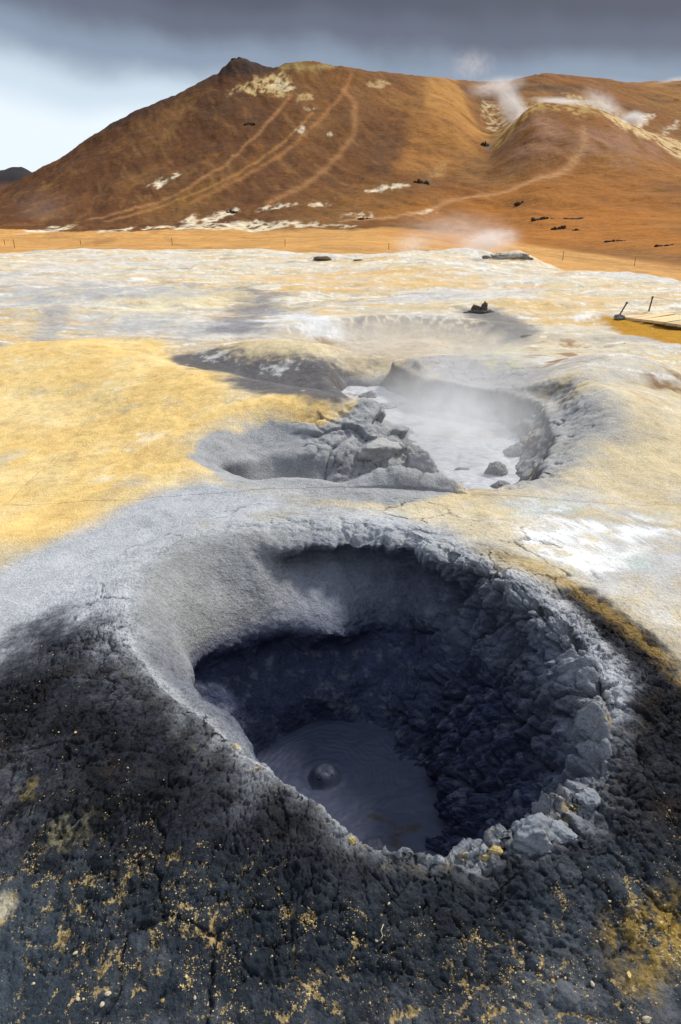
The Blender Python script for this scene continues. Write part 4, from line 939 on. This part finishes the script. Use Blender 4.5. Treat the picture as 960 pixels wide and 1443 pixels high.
# pale stones that can be told apart on the black mud, the rest as one scatter
MAT_CHIP = plain('pale chip', (.46, .40, .28), .85, 90, .35, .003); MAT_CHIPY = plain('yellow chip', (.60, .44, .17), .85, 90, .4, .003)
def on_ground_near(a, b):
    Vn = near[0].reshape(-1, 3); dx, dy, dz = ray(a, b); u = np.array([dx, dy, dz]); u = u / np.linalg.norm(u); r = Vn - np.array([0, 0, CAM_H]); t = r @ u
    return Vn[np.argmin(np.linalg.norm(r - t[:, None] * u, axis=1))]
for i, (a, b, s, lab, mt) in enumerate((
    (152, 1403, .0085, 'pale wedge-shaped stone chip on black mud, the largest chip there', MAT_CHIP), (144, 1416, .0080, 'buff stone chip just below the wedge-shaped chip', MAT_CHIP), (110, 1409, .0075, 'cream sliver of stone left of the wedge-shaped chip', MAT_CHIP),
    (108, 1343, .0062, 'pointed cream chip on black mud above the wedge-shaped chip', MAT_CHIP), (275, 1406, .0058, 'small white chip on black mud near the bottom edge', MAT_CHIP), (913, 1438, .012, 'cream stone on the bluish crust below the gold stain', MAT_CHIP),
    (107, 1032, .006, 'bright tan chip on the dark left slope', MAT_CHIPY), (663, 1407, .006, 'cream chip on black mud at the bottom, right of centre', MAT_CHIP), (548, 1273, .005, 'white chip on the black slope below the rim centre', MAT_CHIP),
    (530, 1325, .005, 'cream pebble at the foot of the pale twig', MAT_CHIP), (47, 1388, .005, 'round white pebble on bluish mud in the corner', MAT_CHIP), (834, 1388, .007, 'cream chip on the yellow-stained right slope', MAT_CHIP),
    (180, 1043 + 40, .004, 'tiny cream pebble on the dark left slope below the tan chip', MAT_CHIP), (885, 1374, .008, 'yellow chip in the gold stain', MAT_CHIPY))):
    p = on_ground_near(a, b); v, f = rock_verts(200 + i, (s, s * .7, s * .55), sub=2, cuts=8, rough=.12, rot=i * 1.3)
    o = mesh_np('stone_chip', v, f, None, mt, smooth=False, loc=(p[0], p[1], p[2] + s * .3)); tag(o, lab, 'stone', 'stone chips lying on the black mud')
def crumbs():
    fl, V, Nn = FLK; R = np.random.RandomState(5)
    X, Y = V[:, 0], V[:, 1]; clump = sstep(-.05, .45, wn(X, Y, 9, 3, 3, .6))
    wgt = np.clip(fl, 0, 1) ** 1.3 * (.06 + clump) * (Y < 2.6); wgt = wgt + .0008 * (Y < 2.6) * (fl > .05); wgt = wgt / wgt.sum()
    idx = R.choice(len(V), 18000, p=wgt); v0, f0 = ICO[0]
    s = .00075 * np.exp(R.normal(0, .5, len(idx))); vv, ff, cc = [], [], []
    pal = np.array([(.55, .40, .17), (.56, .46, .25), (.40, .27, .10), (.6, .54, .4)])
    for k, (i, sz) in enumerate(zip(idx, s)):
        j = v0 * R.uniform(.6, 1.3, (12, 1)) * sz * np.array((1.2, 1.2, .8)); vv.append(j + V[i] + np.array([R.normal(0, .002), R.normal(0, .002), sz * .3])); ff.append(f0 + 12 * k); cc.append(np.tile(pal[R.choice(4, p=(.45, .3, .2, .05))] * R.uniform(.7, 1.1), (12, 1)))
    m = M('sulphur crumbs'); o = mesh_np('sulphur_crumbs', np.concatenate(vv), np.concatenate(ff), dict(col=np.concatenate(cc)), m.bsdf(m.attr('col', True), .8), smooth=False)
    tag(o, 'yellow crumbs of sulphur strewn over the black mud', kind='stuff')
crumbs()
def tube(P, r, seg=8):
    P = np.asarray(P, float); r = np.broadcast_to(r, len(P)); d = np.gradient(P, axis=0); d /= np.linalg.norm(d, axis=1, keepdims=True)
    up = np.where(np.abs(d[:, 2:3]) > .9, np.array([[1., 0, 0]]), np.array([[0, 0, 1.]])); u = np.cross(d, up); u /= np.linalg.norm(u, axis=1, keepdims=True); v = np.cross(d, u)
    t = np.linspace(0, 2 * np.pi, seg, endpoint=False)
    V = P[:, None] + r[:, None, None] * (u[:, None] * np.cos(t)[None, :, None] + v[:, None] * np.sin(t)[None, :, None])
    q = grid_quads(len(P), seg, True); n = len(P) * seg
    V = np.concatenate([V.reshape(-1, 3), P[:1], P[-1:]]); tri = []
    for j in range(seg): tri += [(n, (j + 1) % seg, j, j), (n + 1, n - seg + j, n - seg + (j + 1) % seg, n - seg + (j + 1) % seg)]
    return V, q, tri
def tube_obj(name, P, r, mat, seg=8, parent=None):
    V, q, tri = tube(P, r, seg); me = bpy.data.meshes.new(name); me.from_pydata(V.tolist(), [], q.tolist() + [t[:3] for t in tri]); me.polygons.foreach_set('use_smooth', [True] * len(me.polygons))
    o = bpy.data.objects.new(name, me); COL.objects.link(o); me.materials.append(mat); o.parent = parent; return o
tw = [on_ground_near(a, b) + np.array([0, 0, .004]) for a, b in ((541, 1305), (538, 1313), (539, 1320), (535, 1328))]
tag(tube_obj('twig', tw, [.0011, .0013, .0012, .0007], MAT_CHIP, 6), 'short pale curved twig on the black mud below the rim', 'twig')

# ------------------------------------------------------------------ spatter cone, low rocks on the plateau
MAT_CONE = plain('spatter rock', (.125, .112, .10), .95, 9, .5, .03)
def cone():
    c = at(676, 440); root = bpy.data.objects.new('spatter_cone', None); COL.objects.link(root); root.location = c; root.scale = (.62, .62, .85)
    tag(root, 'small dark spatter cone with a pointed peak on the pale flats', 'spatter cone')
    for i, (nm, off, s) in enumerate((('peak', (.10, 0, .10), (.17, .14, .24)), ('shoulder', (-.12, .03, .04), (.20, .16, .15)), ('flank', (-.30, -.02, -.02), (.22, .18, .10)), ('flank', (.24, -.06, -.02), (.22, .2, .09)), ('flank', (0, -.08, -.03), (.34, .2, .11)))):
        v, f = rock_verts(300 + i, s, cuts=10, cut=(.4, .75), rough=.45, freq=2.4)
        if nm == 'peak': k = np.clip((v[:, 2] / s[2] + 1) / 2, 0, 1); v[:, :2] *= (1.5 - 1.25 * k)[:, None]; v[:, 0] += .06 * k
        mesh_np(nm, v + np.array(off), f, None, MAT_CONE, parent=root)
cone()
MAT_BROWNROCK = plain('brown rock', (.16, .11, .06), .95, 9, .5, .03)
for i, (a, b, s, lab, mt) in enumerate((
    (455, 366, (.55, .35, .16), 'low brown rock heap alone on the white flats', MAT_BROWNROCK), (505, 367, (.3, .2, .05), 'flat brown stone right of the low brown heap', MAT_BROWNROCK),
    (745, 475, (.16, .05, .035), 'dark flat stone beside the cracked pale crust', MAT_CONE), (880, 487, (.05, .05, .03), 'small dark stone below the golden bank', MAT_CONE))):
    boulder(a, b, s, lab, 'loose rocks on the flats', name='rock', cat='rock', seed=320 + i, mat=mt, sub=3, sink=.4, rough=.2)
def fum_mound():
    root = bpy.data.objects.new('fumarole_mound', None); COL.objects.link(root); c = at(715, 362); root.location = c
    tag(root, 'pale cracked steaming mound on the far edge of the flats', 'mound')
    mtd = plain('mound vent rock', (.24, .23, .21), .95, 4, .6, .08); mtp = plain('mound crust', (.52, .48, .40), .95, 3, .5, .08)
    for i, (nm, off, s, m_) in enumerate((('crust_slab', (0, .1, .0), (.9, .6, .22), mtp), ('vent_rock', (.75, -.35, .02), (.30, .25, .2), mtd), ('vent_rock', (1.05, -.3, -.1), (.22, .2, .14), mtd), ('crust_slab', (.45, -.1, .05), (.45, .4, .22), mtp), ('vent_rock', (-1.15, -.35, .0), (.22, .2, .1), mtd))):
        v, f = rock_verts(340 + i, s, cuts=10, rough=.35, freq=2.5); mesh_np(nm, v + np.array(off), f, None, m_, parent=root)
fum_mound()

# ------------------------------------------------------------------ boardwalk, rope posts
MAT_WOOD = M('weathered plank')
def wood_mat():
    m = MAT_WOOD; info = m.n('ShaderNodeObjectInfo').outputs['Random']; a = m.noise(6, 5, .6, m.mapv(1, 9, 9)); 
    col = m.mix(m.rng(a, .3, .7), (.70, .53, .29), (.56, .40, .20)); return m.bsdf(m.scale(col, m.math('MULTIPLY_ADD', info, .35, .82)), .8, m.bump(a, .4, .006))
wood_mat()
MAT_DARKWOOD = plain('dark wood', (.12, .07, .035), .85, 25, .4, .004)
def box_mesh(name, sx, sy, sz, bev=.004):
    x, y, z = sx / 2, sy / 2, sz / 2; b = bev
    import bmesh
    bm = bmesh.new(); bmesh.ops.create_cube(bm, size=1)
    for v in bm.verts: v.co = (v.co.x * sx, v.co.y * sy, v.co.z * sz)
    bmesh.ops.bevel(bm, geom=bm.edges[:], offset=b, segments=1, affect='EDGES'); me = bpy.data.meshes.new(name); bm.to_mesh(me); bm.free(); return me
def boardwalk():
    zt = .08; A = np.array([*at_z(877, 447.5, zt)]); B = np.array([*at_z(961, 460, zt)]); Fr = np.array([*at_z(925, 440.5, zt)])
    pd = Fr - A; ln = np.linalg.norm(pd); pd /= ln; wd = B - A; pitch = np.linalg.norm(wd) / 5.2; wd /= np.linalg.norm(wd)
    root = bpy.data.objects.new('boardwalk', None); COL.objects.link(root); root.location = (A[0], A[1], zt)
    tag(root, 'low wooden boardwalk of pale planks on the golden bank', 'boardwalk')
    rot = math.atan2(pd[1], pd[0]); perp = np.array([-pd[1], pd[0]]); skew = wd @ np.array([pd[0], pd[1]])
    me = box_mesh('plank', ln, pitch * abs(wd @ perp) * .86, .045); me.materials.append(MAT_WOOD.m)
    R = random.Random(3)
    for k in range(14):
        o = bpy.data.objects.new('plank', me); COL.objects.link(o); o.parent = root
        c = pd * ln / 2 + wd * pitch * (k + .3); o.location = (c[0], c[1], R.uniform(-.006, .006)); o.rotation_euler = (R.uniform(-.01, .01), R.uniform(-.01, .01), rot + R.uniform(-.012, .012))
    sm = box_mesh('stringer', pitch * 14, .07, .05); sm.materials.append(MAT_DARKWOOD)
    for f in (.06, .5, .94):
        o = bpy.data.objects.new('stringer', sm); COL.objects.link(o); o.parent = root; c = pd * ln * f + wd * pitch * 6.8; o.location = (c[0], c[1], -.052); o.rotation_euler = (0, 0, math.atan2(wd[1], wd[0]))
    return A, pd, wd, ln, zt
BW = boardwalk()
def post(a0, b0, a1, b1, label, r=.015):
    p = at(a0, b0); d = np.hypot(p[0], p[1]); dx, dy, dz = ray(a1, b1); t = p[1] / dy; q = np.array([dx * t, p[1], CAM_H + dz * t])
    root = bpy.data.objects.new('rope_post', None); COL.objects.link(root); root.location = p; tag(root, label, 'post', 'rope posts along the boardwalk')
    v = q - p; tube_obj('shaft', [v * -.15, v * .5, v], r, MAT_DARKWOOD, 8, root); u = v / np.linalg.norm(v)
    tube_obj('cap', [v - u * .03, v + u * .006], r * 1.35, MAT_DARKWOOD, 8, root); return q
Q1 = post(872, 446, 884, 426, 'slanting dark post at the left end of the boardwalk'); Q2 = post(914, 440, 920, 418, 'upright dark post behind the boardwalk planks')
Q3 = Q2 + np.array([2.2, -1.1, -.06])
def sag(a, b, s, n=14): t = np.linspace(0, 1, n)[:, None]; p = a + (b - a) * t; p[:, 2] -= (s * 4 * t * (1 - t))[:, 0]; return p
ROPE = plain('rope', (.33, .24, .13), .9, 60, .3, .002)
tag(tube_obj('rope', np.vstack([sag(Q1, Q2, .12), sag(Q2, Q3, .10)[1:]]), .0028, ROPE, 6), 'thin rope sagging between the boardwalk posts', 'rope')
Q3p = bpy.data.objects.new('rope_post', None)
bpy.data.objects.remove(Q3p)
v, f = rock_verts(360, (.12, .1, .07), sub=3, rough=.3); p = at(872, 450); tag(mesh_np('rock', v, f, None, MAT_CONE, loc=(p[0], p[1], p[2] + .02)), 'grey rubble lump at the foot of the slanting post', 'rock', 'loose rocks on the flats')

GS = 'thin marker stakes on the orange plain'
for a, b0, b1, lab in ((7, 345, 338, 'thin stake at the far left edge of the orange plain'), (21, 350, 338, 'tallest thin stake near the left edge of the orange plain'), (114, 345, 338, 'thin stake below the pale fan on the left of the plain'),
                       (243, 346, 335, 'thin stake in front of the white streak under the hill'), (402, 347, 336, 'thin stake midway along the orange plain, left of the brown rock heap'), (548, 352, 342, 'thin stake left of the steam on the far edge'),
                       (793, 367, 354, 'thin stake just right of the steaming mound'), (894, 375, 363, 'rightmost thin stake on the orange plain')):
    p = march(a, b0, H, 40, 300); s = math.hypot(p[0], p[1]); h = (b0 - b1) / 1137 * s
    tag(tube_obj('marker_stake', [p - np.array([0, 0, .2]), p + np.array([0, 0, h * .5]), p + np.array([0, 0, h])], .00022 * s + .012, MAT_DARKWOOD, 6), lab, 'stake', GS)

# ------------------------------------------------------------------ dark outcrops of the hill
MAT_CRAG = plain('crag rock', (.045, .027, .020), .95, .5, .45, .4); MAT_SCORIA = plain('scoria', (.055, .038, .026), .95, .6, .5, .3)
def outcrop(a, b, wpx, hpx, label, seed, mat=None, n=4, name='rock_outcrop', cat='outcrop', group='dark outcrops on the hill', dist=None, parts=None):
    p = on_hill(a, b) if dist is None else None
    if p is None:
        dx, dy, dz = ray(a, b); t = dist / math.hypot(dx, dy); p = np.array([dx * t, dy * t, 0.]); p[2] = float(H(p[:1], p[1:2])[0])
    s = math.hypot(p[0], p[1]) / 1137; R = np.random.RandomState(seed); vs_, fs = [], []; k = 0
    for i in range(n):
        u = (i + .5) / n - .5 if n > 1 else 0; hh = hpx * s * R.uniform(.5, 1) * (1 if n == 1 else (1 - 1.1 * abs(u))); ww = wpx * s / n * R.uniform(.6, 1.0)
        v, f = rock_verts(seed * 7 + i, (ww, ww * 1.0, hh), sub=3, cuts=10, cut=(.45, .8), rough=.28, rot=R.uniform(0, 3)); v = v + np.array([u * wpx * s + R.normal(0, .1) * ww, R.normal(0, .4) * ww, -hh * .25]); vs_.append(v); fs.append(f + k); k += len(v)
    o = mesh_np(name, np.concatenate(vs_), np.concatenate(fs), None, mat or MAT_SCORIA, smooth=False, loc=p); tag(o, label, cat, group); return o
for i, (a, b, wp, hp_, lab) in enumerate((
    (770, 309, 44, 5, 'long dark scoria outcrop low on the right slope'), (815, 309, 44, 4, 'dark scoria strip right of the long outcrop'), (790, 323, 26, 7, 'dark rounded outcrop below the two scoria strips'), (735, 287, 20, 5, 'small dark outcrop above the scoria strips on the right slope'), (812, 325, 12, 3, 'small dark rocks right of the rounded outcrop'),
    (940, 346, 34, 3, 'dark flat outcrop at the right edge of the orange slope'), (327, 300, 16, 6, 'dark rock beside the white scar at the foot of the hill'), (514, 309, 20, 5, 'dark rock pile at the foot of the hill'), (868, 340, 30, 2.5, 'faint row of dark stones on the red stained slope'),
    (352, 175, 14, 4, 'small dark rocks beside the upper track'), (592, 258, 22, 7, 'dark broken ground beside the pale scar at the foot of the gully'), (683, 206, 14, 8, 'dark rocks in the gully between the two slopes'))):
    outcrop(a, b, wp, hp_ * 1.7, lab, 400 + i, n=4 if wp < 25 else 6)
outcrop(333, 82, 14, 9, 'black summit crag with a blocky top on the left shoulder', 430, MAT_CRAG, 2, 'summit_crag', 'crag', None, 446)
outcrop(763, 111, 22, 9, 'dark knob on the back skyline right of the steam', 432, MAT_CRAG, 3, 'rock_outcrop', 'outcrop', 'dark outcrops on the hill', 612)
outcrop(952, 111, 24, 14, 'black crag at the right end of the skyline', 433, MAT_CRAG, 3, 'rock_outcrop', 'outcrop', 'dark outcrops on the hill', 640)
# ------------------------------------------------------------------ steam
def steam(c, r, dens, label, nscale, thr=(.42, .7), rot=(0, 0, 0), col=(1, 1, 1)):
    v, f = ICO[3]; o = mesh_np('steam_plume', v, f, None, None, loc=c); o.scale = r; o.rotation_euler = rot
    m = M('steam'); p = m.pos(); ln = m.n('ShaderNodeVectorMath'); ln.operation = 'LENGTH'; m.l(p, ln.inputs[0])
    fall = m.rng(ln.outputs['Value'], .0, 1.0, 1., 0.)
    nz_ = m.noise(nscale * 1.6, 6, .65, m.mapv(1.0, 1.0, .7), 1.6)
    d = m.math('MULTIPLY', m.math('MULTIPLY', m.math('MULTIPLY', fall, fall), m.rng(nz_, thr[0], thr[1])), dens)
    v_ = m.n('ShaderNodeVolumePrincipled'); v_.inputs['Color'].default_value = (*col, 1); v_.inputs['Anisotropy'].default_value = .0; m.l(d, v_.inputs['Density']); m.l(v_.outputs[0], m.out.inputs['Volume'])
    o.data.materials.append(m.m); tag(o, label, 'steam', 'steam plumes', 'stuff')
def hpt(a, b, d):
    dx, dy, dz = ray(a, b); t = d / math.hypot(dx, dy); return np.array([dx * t, dy * t, CAM_H + dz * t])
steam((1.15, 6.7, -.02), (1.3, 2.4, .55), 3.4, 'thin steam drifting over the pale mud pool', 1.8, (.25, .75))
steam((1.9, 8.2, .25), (1.3, 1.3, .55), 1.4, 'thin steam over the back wall of the pale pit', 2., (.3, .75))
steam((.9, 11.2, .1), (2.1, 1.5, .5), .9, 'faint steam in the wide far crater', 2., (.3, .75))
steam(hpt(722, 150, 400), (8, 6, 16), 1.2, 'white steam rising from the gully beside the spur', 1.3, (.36, .62), (0, rad(-42), 0))
steam(hpt(700, 122, 415), (20, 8, 6), .6, 'steam drifting left over the back ridge', 1.6, (.35, .7), (0, rad(-8), 0))
steam(hpt(730, 175, 345), (4, 3, 11), 2.0, 'steam wisp along the left flank of the spur', 1.3, (.36, .65), (0, rad(38), 0))
steam(hpt(665, 92, 430), (16, 8, 11), .22, 'faint high steam above the ridge', 1.4, (.4, .7))
steam(hpt(790, 143, 380), (18, 6, 2.2), 1.4, 'low white steam along the top of the spur', 1.6, (.35, .7), (0, rad(4), 0))
steam(hpt(850, 150, 400), (17, 6, 8), .8, 'thin steam in front of the right back slope', 1.6, (.38, .7), (0, rad(30), 0))
steam(hpt(893, 168, 380), (8, 4, 4.5), 2.4, 'small white steam puff on the right slope', 1.6, (.35, .65))
steam(hpt(945, 117, 560), (22, 8, 4), .5, 'steam drifting on the right skyline', 1.6, (.35, .65), (0, rad(-12), 0))
steam(hpt(580, 345, 52), (1.9, 1.0, 1.1), 3.0, 'small steam puff on the far edge left of the mound', 1.8, (.38, .7))
steam(hpt(688, 341, 50), (2.8, 1.2, 1.2), 5.5, 'white steam puff behind the cracked mound', 1.8, (.35, .65), (0, rad(-8), 0))
steam(hpt(640, 325, 75), (8, 3, 2.6), .6, 'thin steam spreading over the orange plain', 1.6, (.35, .7))
steam(hpt(60, 295, 250), (14, 8, 9), .035, 'faint haze of steam on the left foot of the hill', 1.4, (.35, .7))
